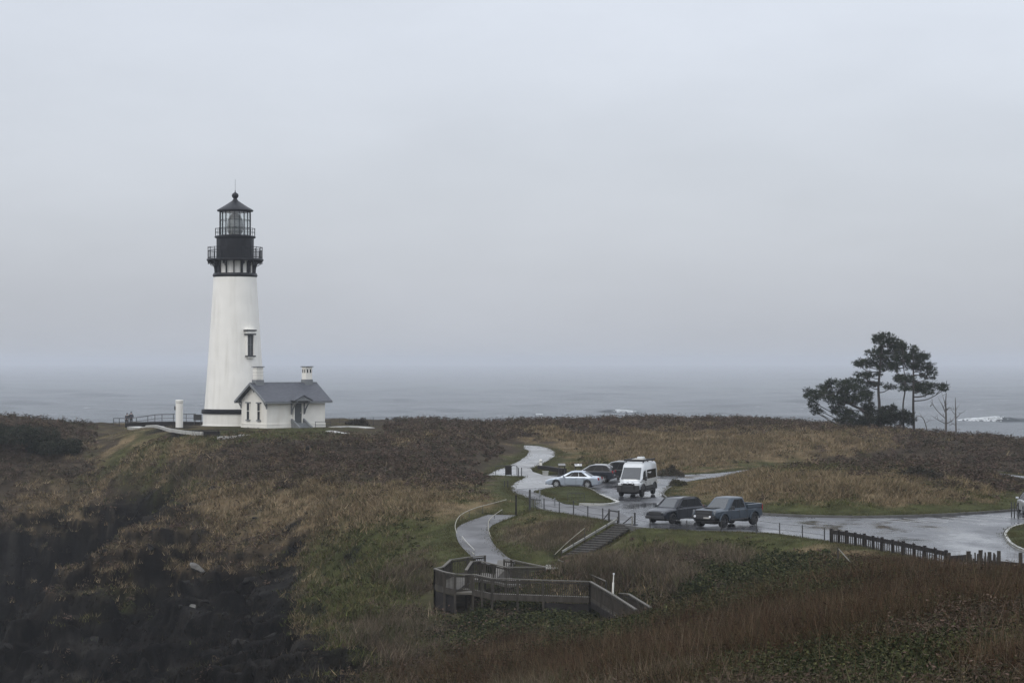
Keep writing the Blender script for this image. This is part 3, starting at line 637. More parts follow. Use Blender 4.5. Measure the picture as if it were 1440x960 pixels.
if VEG:
    q = VEG
    grass('dry_grass','tan',int(95000*q),8,.40,.024,.26,.62,[(.185,.14,.082),(.15,.11,.064),(.21,.165,.105),(.085,.075,.038)])
    grass('green_grass','green',int(70000*q),8,.32,.026,.24,.6,[(.062,.070,.022),(.050,.058,.019),(.082,.076,.032),(.115,.09,.05)])
    grass('edge_grass','lawn',int(16000*q),7,.30,.03,.30,.5,[(.062,.064,.026),(.05,.05,.022),(.09,.076,.04)],.25,extra=(TI['near']<.6)*(YY>100)*1.0)
    grass('lawn_grass','lawn',int(40000*q),7,.20,.03,.2,.4,[(.062,.068,.024),(.05,.058,.022),(.075,.07,.032)])
    leafy('brambles','shrub',int(42000*q),18,.55,.62,.10,[(.055,.042,.030),(.068,.050,.037),(.040,.037,.023),(.080,.055,.043)],narrow=.6)
    leafy('salal_thicket','salal',int(30000*q),18,.45,.5,.08,[(.026,.032,.013),(.019,.025,.011),(.036,.040,.017),(.055,.056,.024)])
    leafy('low_herbs','green',int(9000*q),14,.4,.34,.07,[(.040,.046,.018),(.034,.040,.015),(.055,.055,.022)])
    grass('russet_grass','rust',int(46000*q),8,.66,.017,.20,.5,[(.048,.025,.014),(.032,.018,.011),(.066,.036,.021),(.10,.070,.044),(.030,.030,.014),(.042,.040,.018)])
    leafy('bracken','rust',int(22000*q),16,.42,.55,.07,[(.042,.022,.014),(.030,.020,.013),(.026,.028,.012),(.05,.042,.018)],narrow=.7)
    grass('tall_dry_stalks','rust',int(2600*q),4,1.15,.014,.18,.22,[(.13,.10,.07),(.10,.07,.045),(.07,.045,.03)],hv=(.6,1.2))
    leafy('low_twigs','rust',int(5000*q),14,.5,.7,.13,[(.030,.020,.014),(.024,.022,.012),(.05,.03,.02)],narrow=.35)
    grass('dead_stalks','pink',int(24000*q),8,.7,.022,.28,.42,[(.115,.088,.062),(.095,.072,.052),(.14,.11,.08),(.065,.056,.038),(.06,.064,.03)])
    grass('cliff_grass','rock',int(14000*q),6,.28,.028,.4,.6,[(.014,.012,.009),(.010,.009,.008),(.020,.016,.011)])
# ------------------------------------------------------------------ lighthouse
def ringpts(r, z, n, a0=0.0): return [(r*math.cos(a0+2*math.pi*k/n), r*math.sin(a0+2*math.pi*k/n), z) for k in range(n)]
def ring_tube(b, r, z, rad, n=48, m=5):
    P = ringpts(r, z, n); b.tube(P+[P[0]], rad, m, cap=False)
LX, LY, LZ = (330.5-720)/F*258, 258.0, BZ
lh = thing('lighthouse', 'tall white lighthouse tower with a black gallery and glazed lantern', 'lighthouse', (LX, LY, LZ))
tw = MB(); tw.lathe([(3.98,-.6),(3.98,.05),(3.86,.06),(3.84,1.40),(3.84,1.45)], 72).build('plinth', 'white', lh, True)
MB().lathe([(3.86,1.455),(4.0,1.50),(4.03,1.62),(4.0,1.98),(3.72,2.02)], 72).build('base_band', 'black', lh, True)
MB().lathe([(4.12,-.5),(4.12,.02),(4.0,.05)], 72).build('footing', 'greytrim', lh, True)
prof = [(3.68-1.10*((z-2.03)/15.9)**.92, z) for z in np.linspace(2.03, 17.95, 26)]
tower = MB().lathe(prof, 72).build('tower', 'white', lh, True)
MB().lathe([(2.58,17.9),(2.66,18.0),(2.72,18.12),(2.66,18.22),(2.6,18.38),(2.3,18.4)], 64).build('cornice', 'black', lh, True)
MB().lathe([(2.28,18.3),(2.28,20.0)], 48).build('watch_room_wall', 'white', lh, True)
NB = 16
for k in range(NB):
    br = MB()
    a = 2*math.pi*(k+.18)/NB; c, s = math.cos(a), math.sin(a)
    P = [(2.42,18.4),(2.44,18.8),(2.50,19.2),(2.66,19.5),(2.95,19.72),(3.25,19.84)]
    br.tube([(c*r, s*r, z) for r, z in P], [.085,.08,.08,.08,.085,.09], 4)
    br.beam((c*2.40,s*2.40,18.4),(c*2.40,s*2.40,19.85),.26 if k%4==1 else .13,.16,up=(c,s,0)); br.beam((c*2.4,s*2.4,19.78),(c*3.3,s*3.3,19.78),.10,.14)
    br.box((c*3.22,s*3.22,19.64),(.12,.12,.34), a); br.tube([(c*2.5,s*2.5,19.15),(c*2.92,s*2.92,19.35),(c*3.2,s*3.2,19.8)],.035,4)
    br.build('gallery_bracket', 'black', lh)
for k in range(6):
    a = R(-90-52+k*20.8); c, s = math.cos(a), math.sin(a)
    if k in (0, 5): MB().box((c*2.31,s*2.31,19.1),(.10,.62,1.35), a).build('watch_room_shutter', 'black', lh)
MB().lathe([(2.3,19.86),(3.36,19.86),(3.42,19.92),(3.42,20.06),(3.36,20.12),(2.2,20.14)], 64).build('main_gallery_floor', 'black', lh, True)
def gallery_rail(name, r, z0, z1, n, hs, rad, lower_panels=False):
    b = MB()
    for k in range(n):
        a = 2*math.pi*k/n; b.tube([(r*math.cos(a), r*math.sin(a), z0),(r*math.cos(a), r*math.sin(a), z1+.05)], rad*1.15, 5)
    for h in hs: ring_tube(b, r, z0+h*(z1-z0), rad)
    if lower_panels:
        for k in range(n*4):
            a = 2*math.pi*(k+.5)/(n*4); b.tube([(r*math.cos(a), r*math.sin(a), z0+.05),(r*math.cos(a), r*math.sin(a), z0+.72*(z1-z0))], rad*.62, 4, False)
    return b.build(name, 'black', lh)
gallery_rail('main_gallery_railing', 3.28, 20.12, 21.5, 22, (.12,.72,1.0), .036, True)
dr = MB().lathe([(2.22,20.1),(2.24,22.55),(2.30,22.62)], 56).build('service_room', 'black', lh, True)
sm_ = MB()
for k in range(14):
    a = 2*math.pi*k/14; sm_.box((2.245*math.cos(a), 2.245*math.sin(a), 21.3),(.03,.05,2.4), a)
sm_.build('panel_seams', 'black', dr)
MB().lathe([(2.2,22.56),(2.46,22.66),(2.48,22.82),(2.40,22.88),(1.7,22.9)], 56).build('lantern_gallery_floor', 'black', lh, True)
gallery_rail('lantern_gallery_railing', 2.40, 22.88, 23.78, 16, (.5,1.0), .024)
gb = MB()
for k in range(20):
    a = 2*math.pi*(k+.3)/20; gb.beam((1.86*math.cos(a),1.86*math.sin(a),22.9),(1.86*math.cos(a),1.86*math.sin(a),25.85),.055,.07,up=(math.cos(a),math.sin(a),0))
for z in (22.95, 23.85, 24.8, 25.8): ring_tube(gb, 1.86, z, .035)
gl = gb.build('lantern_frame', 'black', lh)
gm = bpy.data.materials.new('lantern_pane_glass'); gm.use_nodes = True; N = gm.node_tree.nodes; N['Principled BSDF'].inputs['Roughness'].default_value = .02
gmix = N.new('ShaderNodeMixShader'); gt = N.new('ShaderNodeBsdfTransparent'); gt.inputs[0].default_value = (.93,.96,.96,1); gmix.inputs[0].default_value = .16
gg = N.new('ShaderNodeBsdfGlossy'); gg.inputs['Roughness'].default_value = .03; gm.node_tree.links.new(gt.outputs[0], gmix.inputs[1]); gm.node_tree.links.new(gg.outputs[0], gmix.inputs[2]); gm.node_tree.links.new(gmix.outputs[0], N['Material Output'].inputs[0])
MB().lathe([(1.83,22.92),(1.83,25.84)], 20, cap=False).build('lantern_glass', gm, gl)
M['lens'] = mat('lens_glass', (.10,.125,.115), .12, var=.3, scale=4, spec=1.0)
le = MB().lathe([(.62,23.0),(.86,23.35),(.93,23.9),(.93,24.4),(.86,24.8),(.66,25.25),(.40,25.55),(.15,25.7)], 24).build('lens', 'lens', lh, True)
lb = MB()
for z, r in ((23.35,.88),(23.62,.92),(23.9,.95),(24.15,.955),(24.4,.95),(24.62,.91),(24.85,.86),(25.05,.78),(25.25,.68),(25.42,.52)): ring_tube(lb, r, z, .022, 28, 4)
for k in range(8):
    a = 2*math.pi*k/8; lb.tube([(r*1.01*math.cos(a), r*1.01*math.sin(a), z) for r, z in ((.64,23.0),(.88,23.35),(.945,24.15),(.87,24.8),(.67,25.25),(.3,25.65))], .03, 4)
lb.build('lens_frame', 'greytrim', le)
MB().lathe([(.30,22.9),(.30,23.05),(.5,23.1)], 16).build('lens_pedestal', 'black', le, True)
MB().lathe([(1.9,25.82),(2.16,25.86),(2.20,25.98),(2.14,26.06),(1.5,26.42),(.85,26.84),(.36,27.16),(.3,27.3)], 32).build('lantern_roof', 'black', lh, True)
fi = MB().lathe([(.27,27.2),(.22,27.45),(.30,27.5),(.38,27.62),(.42,27.8),(.36,27.98),(.2,28.1),(.06,28.2),(.05,28.4)], 20).build('vent_ball', 'black', lh, True)
MB().tube([(0,0,28.3),(0,0,29.75)], .018, 5).build('lightning_rod', 'black', fi)
# stair window on the flank facing the right
def tower_window(zc, az):
    c, s = math.cos(az), math.sin(az); r = float(np.interp(zc, [p[1] for p in prof], [p[0] for p in prof]))
    Rz = Matrix.Rotation(az, 3, 'Z')
    def bx(b, rr, zz, d): b.box((c*rr, s*rr, zz), d, az)
    fr = MB()
    bx(fr, r-.02, zc-.1, (.36,.86,2.5)); fr_o = fr.build('window', 'darktrim', tower)
    j = MB()
    for q in (-1,1): j.box((c*(r+.05)-s*q*.46, s*(r+.05)+c*q*.46, zc-.1),(.40,.10,2.45), az)
    j.build('jamb', 'white', fr_o)
    for name, zz, d, m in (('sill', zc-1.38,(.62,1.30,.16),'darktrim'),('bracket_block', zc-1.54,(.5,1.0,.16),'white'),('lintel', zc+1.24,(.62,1.34,.18),'darktrim'),('hood', zc+1.70,(.66,1.5,.18),'darktrim'),('frieze', zc+1.47,(.5,1.2,.30),'white'),('hood_cap', zc+1.81,(.6,1.4,.08),'white')):
        b = MB(); bx(b, r+.12, zz, d); b.build(name, m, fr_o, bevel=.015)
    mu = MB(); bx(mu, r+.165, zc-.1, (.03,.06,2.3)); bx(mu, r+.165, zc, (.03,.7,.05)); mu.build('sash_bar', 'greytrim', fr_o)
tower_window(9.75, R(-90+41)); tower_window(5.2, R(60)); tower_window(13.2, R(130))

# ------------------------------------------------------------------ keeper's workroom beside the tower
CX, CY, CZ = (375.2-720)/F*247, 247.0, H-(604.3-HY)/F*247+.08
kb = R(41); L1, L2, WH = 8.3, 5.2, 3.42
hs = thing('workroom_house', 'small white gabled building with slate grey roof at the foot of the lighthouse', 'building', (CX, CY, CZ-.08), kb)
# local axes: x along the long front wall from the near corner, y back along the gable wall
GA = 5.18
wb = MB()
pent = [(0,-.5),(L2,-.5),(L2,WH),(L2/2,GA),(0,WH)]
v = [(0,y,z) for y,z in pent]+[(L1,y,z) for y,z in pent]; wb.add(v, [(0,1,2,3,4),(9,8,7,6,5),(0,5,6,1),(1,6,7,2),(4,9,5,0),(2,7,8,3),(3,8,9,4)])
wall = wb.build('wall', 'cream', hs)
sc = MB()
for a, b_ in (((-.035,-.035),(L1+.035,-.035)),((-.035,-.035),(-.035,L2+.035)),((L1+.035,-.035),(L1+.035,L2+.035))):
    for z, h, e in ((.62,.09,.03),(.25,.60,.02)): sc.beam((a[0],a[1],z),(b_[0],b_[1],z), .07+e, h)
sc.build('plinth_course', 'cream', wall)
ov, og = .55, .62
rs = (GA-WH)/(L2/2)
def roofz(y): return GA+.10-rs*abs(y-L2/2)
rb_ = MB()
for s_ in (0,1):
    ya = -ov if s_==0 else L2+ov
    q = [(-og,ya,roofz(ya)),(L1+og,ya,roofz(ya)),(L1+og,L2/2,roofz(L2/2)),(-og,L2/2,roofz(L2/2))]
    if s_: q = q[::-1]
    rb_.plate(q, .13)
roof = rb_.build('roof', 'slate', hs)
tr = MB()
for x in (-og-.02, L1+og+.02):
    for ya in (-ov-.02, L2+ov+.02): tr.beam((x,ya,roofz(ya)+.02),(x,L2/2,roofz(L2/2)+.02),.07,.24)
for ya in (-ov-.03, L2+ov+.03): tr.beam((-og,ya,roofz(ya)-.0),(L1+og,ya,roofz(ya)-.0),.10,.18)
tr.beam((-og,L2/2,GA+.26),(L1+og,L2/2,GA+.26),.16,.09)
tr.build('fascia', 'greytrim', roof)
for y in (-.02, L2+.02): bk = MB(); bk.beam((-.05,y,WH-1.0),(-.05,y,WH+.05),.13,.13); bk.beam((-.05,y,WH-.85),(-og+.05,y,WH+.0),.11,.11); bk.box((-.32,y,WH-.02),(.55,.12,.12)); bk.build('eave_bracket', 'greytrim', roof)
bk = MB(); bk.beam((-.05,L2/2,GA-.85),(-.05,L2/2,GA),.12,.12); bk.beam((-.05,L2/2,GA-.7),(-og+.05,L2/2,GA-.12),.1,.1)
bk.build('eave_bracket', 'greytrim', roof)
def chimney(x, slots):
    zt = GA+2.15
    c = MB().box((x,L2/2,GA+1.1),(.92,.80,2.0)).build('chimney', 'cream', roof)
    MB().box((x,L2/2,GA+.25),(1.06,.94,.72)).build('flashing', 'greytrim', c)
    MB().box((x,L2/2,zt-.03),(1.16,1.04,.10)).build('cap', 'greytrim', c); MB().box((x,L2/2,zt-.26),(.98,.86,.06)).build('collar', 'cream', c)
    if slots:
        for dx in (-.22,.22): MB().box((x+dx,L2/2-.41,zt-.55),(.17,.04,.40)).build('flue_opening', 'black', c)
        for dy in (-.2,.2): MB().box((x-.47,L2/2+dy,zt-.55),(.04,.15,.40)).build('flue_opening', 'black', c)
    else:
        b = MB()
        for z in (.75,1.1,1.45): b.box((x,L2/2,GA+z),(.935,.815,.025))
        b.build('brick_course', 'greytrim', c)
chimney(.55, False); chimney(L1-.75, True)
def gable_window(y):
    g = MB().box((-.01,y,2.1),(.10,.56,1.95)).build('window', 'dkwin', wall)
    MB().box((-.07,y,3.12),(.22,.92,.13)).build('hood', 'greytrim', g); MB().box((-.06,y,1.06),(.2,.84,.12)).build('sill', 'greytrim', g)
    f = MB()
    for q in (-1,1): f.box((-.03,y+q*.31,2.1),(.12,.09,2.0))
    f.box((-.03,y,2.15),(.11,.5,.06)); f.build('frame', 'cream', g)
gable_window(1.55); gable_window(3.75)
for y in (1.6,3.7): MB().box((-.09,y,.12),(.05,.34,.22)).build('air_vent', 'greytrim', wall)
DX = 4.35
d = MB().box((DX,-.02,1.95),(1.0,.10,2.45)).build('door', 'door', hs)
f = MB()
for q in (-1,1): f.box((DX+q*.58,-.06,1.95),(.14,.18,2.5))
f.box((DX,-.06,3.2),(1.3,.18,.14)); f.build('frame', 'cream', d)
MB().box((DX+.38,-.09,1.9),(.08,.06,.14)).build('handle', 'steel', d)
# the little gabled porch hood on its two curved brackets
ph = MB(); pw, pd, pz, pg = 1.30, 1.30, 3.30, .62
for q in (-1,1):
    e = (DX+q*pw, -pd, pz); c_ = (DX, -pd, pz+pg); e2 = (DX+q*pw, .02, pz); c2 = (DX, .02, pz+pg)
    qd = [e,c_,c2,e2]
    ph.plate(qd if q<0 else qd[::-1], .10)
pr = ph.build('porch_hood', 'slate', hs)
MB().add([(DX-pw+.12,-pd+.08,pz+.02),(DX+pw-.12,-pd+.08,pz+.02),(DX,-pd+.08,pz+pg-.04),(DX-pw+.12,-pd+.16,pz+.02),(DX+pw-.12,-pd+.16,pz+.02),(DX,-pd+.16,pz+pg-.04)],[(0,1,2),(5,4,3),(0,3,4,1),(1,4,5,2),(2,5,3,0)]).build('pediment','greytrim',pr)
for q in (-1,1):
    x = DX+q*.92; pb = MB(); pb.beam((x,-.08,1.75),(x,-.08,3.3),.12,.12); pb.tube([(x,-.1,1.85),(x,-.35,2.35),(x,-.75,2.85),(x,-1.2,3.25)],.09,5); pb.beam((x,-.1,3.24),(x,-1.28,3.24),.12,.12); pb.build('porch_bracket','greytrim',pr)
st = MB()
for k in range(5): st.box((DX,-.35-.28*k,.73-.16*k-.45),(1.5,.30 if k else .6,.9))
st.build('steps', 'greytrim', hs)
for q in (-1,1):
    cw = MB(); cw.add([(DX+q*.85-.11,-.04,-.3),(DX+q*.85+.11,-.04,-.3),(DX+q*.85+.11,-1.7,-.3),(DX+q*.85-.11,-1.7,-.3),(DX+q*.85-.11,-.04,1.25),(DX+q*.85+.11,-.04,1.25),(DX+q*.85+.11,-1.7,.32),(DX+q*.85-.11,-1.7,.32)],[(3,2,1,0),(4,5,6,7),(0,1,5,4),(1,2,6,5),(2,3,7,6),(3,0,4,7)]).build('step_wall','greytrim',hs)
hr = MB()
for x in (5.9,8.1): hr.tube([(x,-1.4,-.3),(x,-1.4,.85)],.035,5)
hr.tube([(5.85,-1.4,.85),(8.15,-1.4,.85)],.035,5); hr.tube([(5.85,-1.4,.45),(8.15,-1.4,.45)],.022,5)
hr.build('yard_railing','post',hs)

# ------------------------------------------------------------------ things round the lighthouse
p = ground(252.3, 250)
wp = thing('white_pillar', 'plain round white pillar standing alone left of the lighthouse', 'pillar', p)
z1 = H-(562-HY)/F*250-p.z
MB().lathe([(.43,-.4),(.43,z1-.42)], 28).build('shaft','white',wp,True); MB().lathe([(.43,z1-.40),(.455,z1-.36),(.455,z1-.02),(.40,z1),(.05,z1+.02)],28).build('cap','white',wp,True)
lm = MB(); lm.box((-.50,0,z1-.98),(.14,.2,.42)); lm.tube([(-.44,0,z1-.8),(-.56,0,z1-.72)],.03,5); lm.build('wall_light','black',wp)
def wall_run(name, label, cat, pts, w, hgt, m, joints=None):
    b = MB(); ring = []; P = smooth_line(pts, 6); n = len(P)
    for i, q in enumerate(P):
        d = P[min(i+1,n-1)]-P[max(i-1,0)]; d.z = 0; d.normalize(); s = Vector((-d.y,d.x,0))*w/2
        ring.append([q-s+Vector((0,0,-.6)), q+s+Vector((0,0,-.6)), q+s+Vector((0,0,hgt)), q-s+Vector((0,0,hgt))])
    b.loft(ring); o = b.build(name, m); tag(o, label, cat); return o
def T_(px, Y, up=0): q = ground(px, Y); q.z += up; return q
def Wz(px, py, Y): return W(px, py, Y)
wall_run('low_white_wall','low curved white wall edging the brown bank left of the lighthouse','wall',
   [T_(206,257,-.02),T_(219,250,-.02),T_(236,243,0),T_(262,237.5,.02),T_(286,234,.04)],.25,.34,'palepath')
wall_run('stone_terrace_wall','dark stone retaining wall under the black railing by the lighthouse','wall',
   [Wz(176,600,266),Wz(205,598,266.5),Wz(240,597.5,266),Wz(288,598,264)],.4,.45,'darkwood')
bx_ = thing('planter_box','dark wooden box at the end of the low white wall','box',T_(298,233.5))
MB().box((0,0,.22),(1.75,.6,.62)).build('box','darkwood',bx_,bevel=.02); MB().box((0,0,.56),(1.85,.7,.06)).build('lid','darkwood',bx_)
for pts in ([W(312,617,232),W(336,619,231),W(350,617.5,232)],[W(470,604,250),W(490,603,252),W(520,604.5,250)],[W(463,609,243),W(487,609.5,242)],[W(188,600,262),W(204,602,258),W(222,605,252)]):
    P = smooth_line(pts,4); 
    for q in P: q.z = max(q.z, th(q.x,q.y)+.03)
    b = MB(); ring = []
    for i,q in enumerate(P):
        d_ = P[min(i+1,len(P)-1)]-P[max(i-1,0)]; d_.normalize(); s = Vector((-d_.y,d_.x,0))*.8; ring.append([q-s-Vector((0,0,.3)),q+s-Vector((0,0,.3)),q+s+Vector((0,0,.06)),q-s+Vector((0,0,.06))])
    struct(b.loft(ring).build('terrace_path','palepath'))
def rail_fence(name, label, cat, pts, hgt, post_r, rails, m, mesh=False, every=None, group=None):
    """posts at every point joined by rails; one fence is one thing"""
    t = thing(name, label, cat, pts[0], group=group); o = Vector(pts[0])
    for q in pts:
        q = Vector(q)-o; MB().tube([q+Vector((0,0,-.35)), q+Vector((0,0,hgt+.04))], post_r, 6).build('post', m, t)
    r = MB()
    for h, rad in rails: r.tube([Vector(q)-o+Vector((0,0,hgt*h)) for q in pts], rad, 5)
    r.build('rail', m, t)
    return t
def rp(px, Y, up=0.0): q = ground(px, Y); q.z += up; return q
rail_fence('terrace_railing','black pipe railing along the terrace left of the lighthouse','railing',
   [Wz(160,599,268),Wz(168,599,268.5),Wz(181,599,269),Wz(192,598,269),Wz(208,595.5,268.5),Wz(218,594,268),Wz(228,593.5,268),Wz(244,593,267.5),Wz(262,593,267),Wz(275,593,266.5)],1.0,.045,[(1,.04),(.5,.03)],'post')
rail_fence('sea_fence','thin wire fence on the bluff right of the white workroom','fence',
   [Wz(444,601,262)]+[Wz(px,600.5-.015*(px-456),265+.06*(px-456)) for px in (457,478,491,525,557)],1.15,.035,[(1,.022),(.55,.012),(.2,.012)],'post')
pa = thing('notice_board','dark notice board beside the lighthouse base on the terrace','notice board',Wz(278,598,262))
MB().box((0,0,1.0),(1.0,.10,.7)).build('panel','post',pa)
for q in (-.4,.4): MB().box((q,.0,.3),(.08,.08,1.4)).build('post','post',pa)

# ------------------------------------------------------------------ two visitors at the railing
def person(label, loc, rz, top, hat, lean, mats):
    t = thing('person', label, 'person', loc, rz, 'visitors at the terrace railing')
    def skin(name, V, E, m, rad):
        me = bpy.data.meshes.new(name); me.from_pydata(V, E, []); me.materials.append(m)
        o = bpy.data.objects.new(name, me); COL.objects.link(o); o.parent = t
        md = o.modifiers.new('skin','SKIN'); sl = me.skin_vertices[0].data
        for i, r_ in enumerate(rad): sl[i].radius = (r_, r_)
        sl[0].use_root = True; o.modifiers.new('sub','SUBSURF').levels = 1; o.modifiers['sub'].render_levels = 1
        return o
    l = lean
    hips=(0,0,.93); ch=(l,0,1.28); nk=(l*1.3,0,1.48); hd=(l*1.5,0,1.60); ht=(l*1.5,0,1.72)
    V=[hips,(l*.5,0,1.1),ch,nk,hd,ht,(0,.10,.88),(.02,.11,.48),(-.02,.12,.06),(.12,.12,.03),(0,-.10,.88),(.05,-.11,.48),(-.02,-.12,.06),(.12,-.12,.03),
       (l*1.1,.20,1.40),(l+.12,.25,1.14),(l+.34,.18,1.06),(l+.44,.15,1.06),(l*1.1,-.20,1.40),(l+.12,-.25,1.14),(l+.34,-.18,1.06),(l+.44,-.15,1.06)]
    E=[(0,1),(1,2),(2,3),(3,4),(4,5),(0,6),(6,7),(7,8),(8,9),(0,10),(10,11),(11,12),(12,13),(2,14),(14,15),(15,16),(16,17),(2,18),(18,19),(19,20),(20,21)]
    skin('body',V,E,mats[0],[.13,.13,.14,.055,.095,.075,.085,.06,.045,.04,.085,.06,.045,.04,.06,.045,.035,.03,.06,.045,.035,.03])
    skin('jacket',[(0,0,.86),(l*.5,0,1.1),(l,0,1.30),(l*1.25,0,1.45),(l*1.1,.20,1.40),(l+.12,.25,1.14),(l+.34,.18,1.06),(l*1.1,-.20,1.40),(l+.12,-.25,1.14),(l+.34,-.18,1.06)],
         [(0,1),(1,2),(2,3),(2,4),(4,5),(5,6),(2,7),(7,8),(8,9)],mats[1],[.165,.165,.175,.085,.085,.065,.055,.085,.065,.055])
    skin('trousers',[(0,0,.93),(0,.10,.86),(.02,.11,.48),(-.02,.12,.10),(0,-.10,.86),(.05,-.11,.48),(-.02,-.12,.10)],[(0,1),(1,2),(2,3),(0,4),(4,5),(5,6)],mats[2],[.15,.105,.078,.065,.105,.078,.065])
    b = MB(); b.lathe([(.02,-.02),(.105,.01),(.115,.06),(.10,.11),(.06,.15),(.01,.165)],14,(l*1.5-.012,0,1.60)); b.build('hood',mats[1],t,True)
    return t
skin_m = mat('skin',(.40,.25,.18),.6); j1 = mat('navy_jacket',(.018,.022,.032),.7); j2 = mat('charcoal_jacket',(.03,.03,.034),.7); tr_ = mat('dark_trousers',(.02,.02,.022),.8)
a = Wz(184.5,598.5,267.6); person('person in a dark hooded jacket leaning on the terrace railing, the taller of the two',a,R(95),0,0,.10,(skin_m,j1,tr_))
a = Wz(178,600.2,267.9); person('person in a charcoal jacket at the terrace railing, the shorter and further left',a,R(80),0,0,.16,(skin_m,j2,tr_))
M['dimlamp'] = mat('dim_headlamp_lens', (0.16,0.17,0.18), 0.15, var=0.1)
# ------------------------------------------------------------------ vehicles (local x forward, y to the driver's side, z up)
def wheel(parent, x, y, r, w, rimm='rim', spokes=5):
    out = 1 if y > 0 else -1
    b = MB(); prof = [(r*.62,-w/2),(r*.90,-w/2),(r*.99,-w*.36),(r,-w*.2),(r,w*.2),(r*.99,w*.36),(r*.90,w/2),(r*.62,w/2)]
    n = 26; V = []; fcs = []
    for pr_, pw_ in prof:
        for k in range(n):
            a = 2*math.pi*k/n; V.append((x+pr_*math.cos(a), y+pw_, r+pr_*math.sin(a)))
    m_ = len(prof)
    for i in range(m_):
        for k in range(n):
            k2=(k+1)%n; i2=(i+1)%m_; fcs.append((i*n+k,i*n+k2,i2*n+k2,i2*n+k))
    b.add(V,fcs); t = b.build('wheel','tyre',parent,True)
    rm = MB(); yo = y+out*w*.30
    V=[]; 
    for rr, dy in ((.63,.0),(.60,-.05),(.01,-.05)):
        for k in range(n):
            a=2*math.pi*k/n; V.append((x+r*rr*math.cos(a), yo+out*dy, r+r*rr*math.sin(a)))
    rm.add(V,[(i*n+k,i*n+(k+1)%n,(i+1)*n+(k+1)%n,(i+1)*n+k) for i in range(2) for k in range(n)])
    rm.build('rim_barrel','plastic',t,True)
    sp = MB()
    for k in range(spokes):
        a=2*math.pi*(k+.25)/spokes; sp.beam((x,yo,r),(x+r*.62*math.cos(a),yo,r+r*.62*math.sin(a)),r*.20,.05,up=(0,1,0))
    P=[(x+r*.62*math.cos(2*math.pi*k/n),yo,r+r*.62*math.sin(2*math.pi*k/n)) for k in range(n)]; sp.tube(P+[P[0]],r*.05,5,False); sp.tube([(x,yo-.03,r),(x,yo+.03,r)],r*.14,8)
    sp.build('rim',rimm,t)
    return t
def car_body(parent, keys, wheels, wr, paint, arch=1.16, name='body', flare=None):
    """lofted shell: keys = (x, half width, bottom, shoulder, top); wheel arches are cut by lifting the sill"""
    K = np.array(keys, float); xs = set(np.round(np.linspace(K[0,0],K[-1,0],40),3)) | set(K[:,0])
    for wx in wheels:
        for a in np.linspace(-1,1,13): xs.add(round(wx+wr*arch*a*.999,3))
    xs = sorted(x for x in xs if K[0,0] <= x <= K[-1,0]); rings = []
    for x in xs:
        hw, zb, zs, zt = [float(np.interp(x,K[:,0],K[:,i])) for i in range(1,5)]
        zbs = zb
        for wx in wheels:
            dd = abs(x-wx)
            if dd < wr*arch: zbs = max(zbs, wr+math.sqrt(max(0,(wr*arch)**2-dd*dd)))
        zbs = min(zbs, zs-.08)
        half = [(hw*.90,zbs),(hw*.985,zbs+.03),(hw,zbs+(zs-zbs)*.45),(hw*.985,zs-.03),(hw*.95,zs),(hw*.86,zs+(zt-zs)*.55),(hw*.55,zt-.008),(hw*.2,zt)]
        rings.append([(x,y,z) for y,z in half]+[(x,-y,z) for y,z in half[::-1]])
    o = MB().loft(rings).build(name, paint, parent, True)
    ch = MB(); x0,x1 = K[0,0]+.25,K[-1,0]-.25; hw = float(K[:,1].max()); zc = float(np.interp(0,K[:,0],K[:,2]))
    ch.box(((x0+x1)/2,0,zc+.12),(x1-x0,hw*1.25,.2)); ch.build('underbody','plastic',parent)
    for wx in wheels: MB().box((wx,0,wr*1.2),(wr*2.1,hw*1.1,wr*1.3)).build('wheel_housing','plastic',parent)
    return o
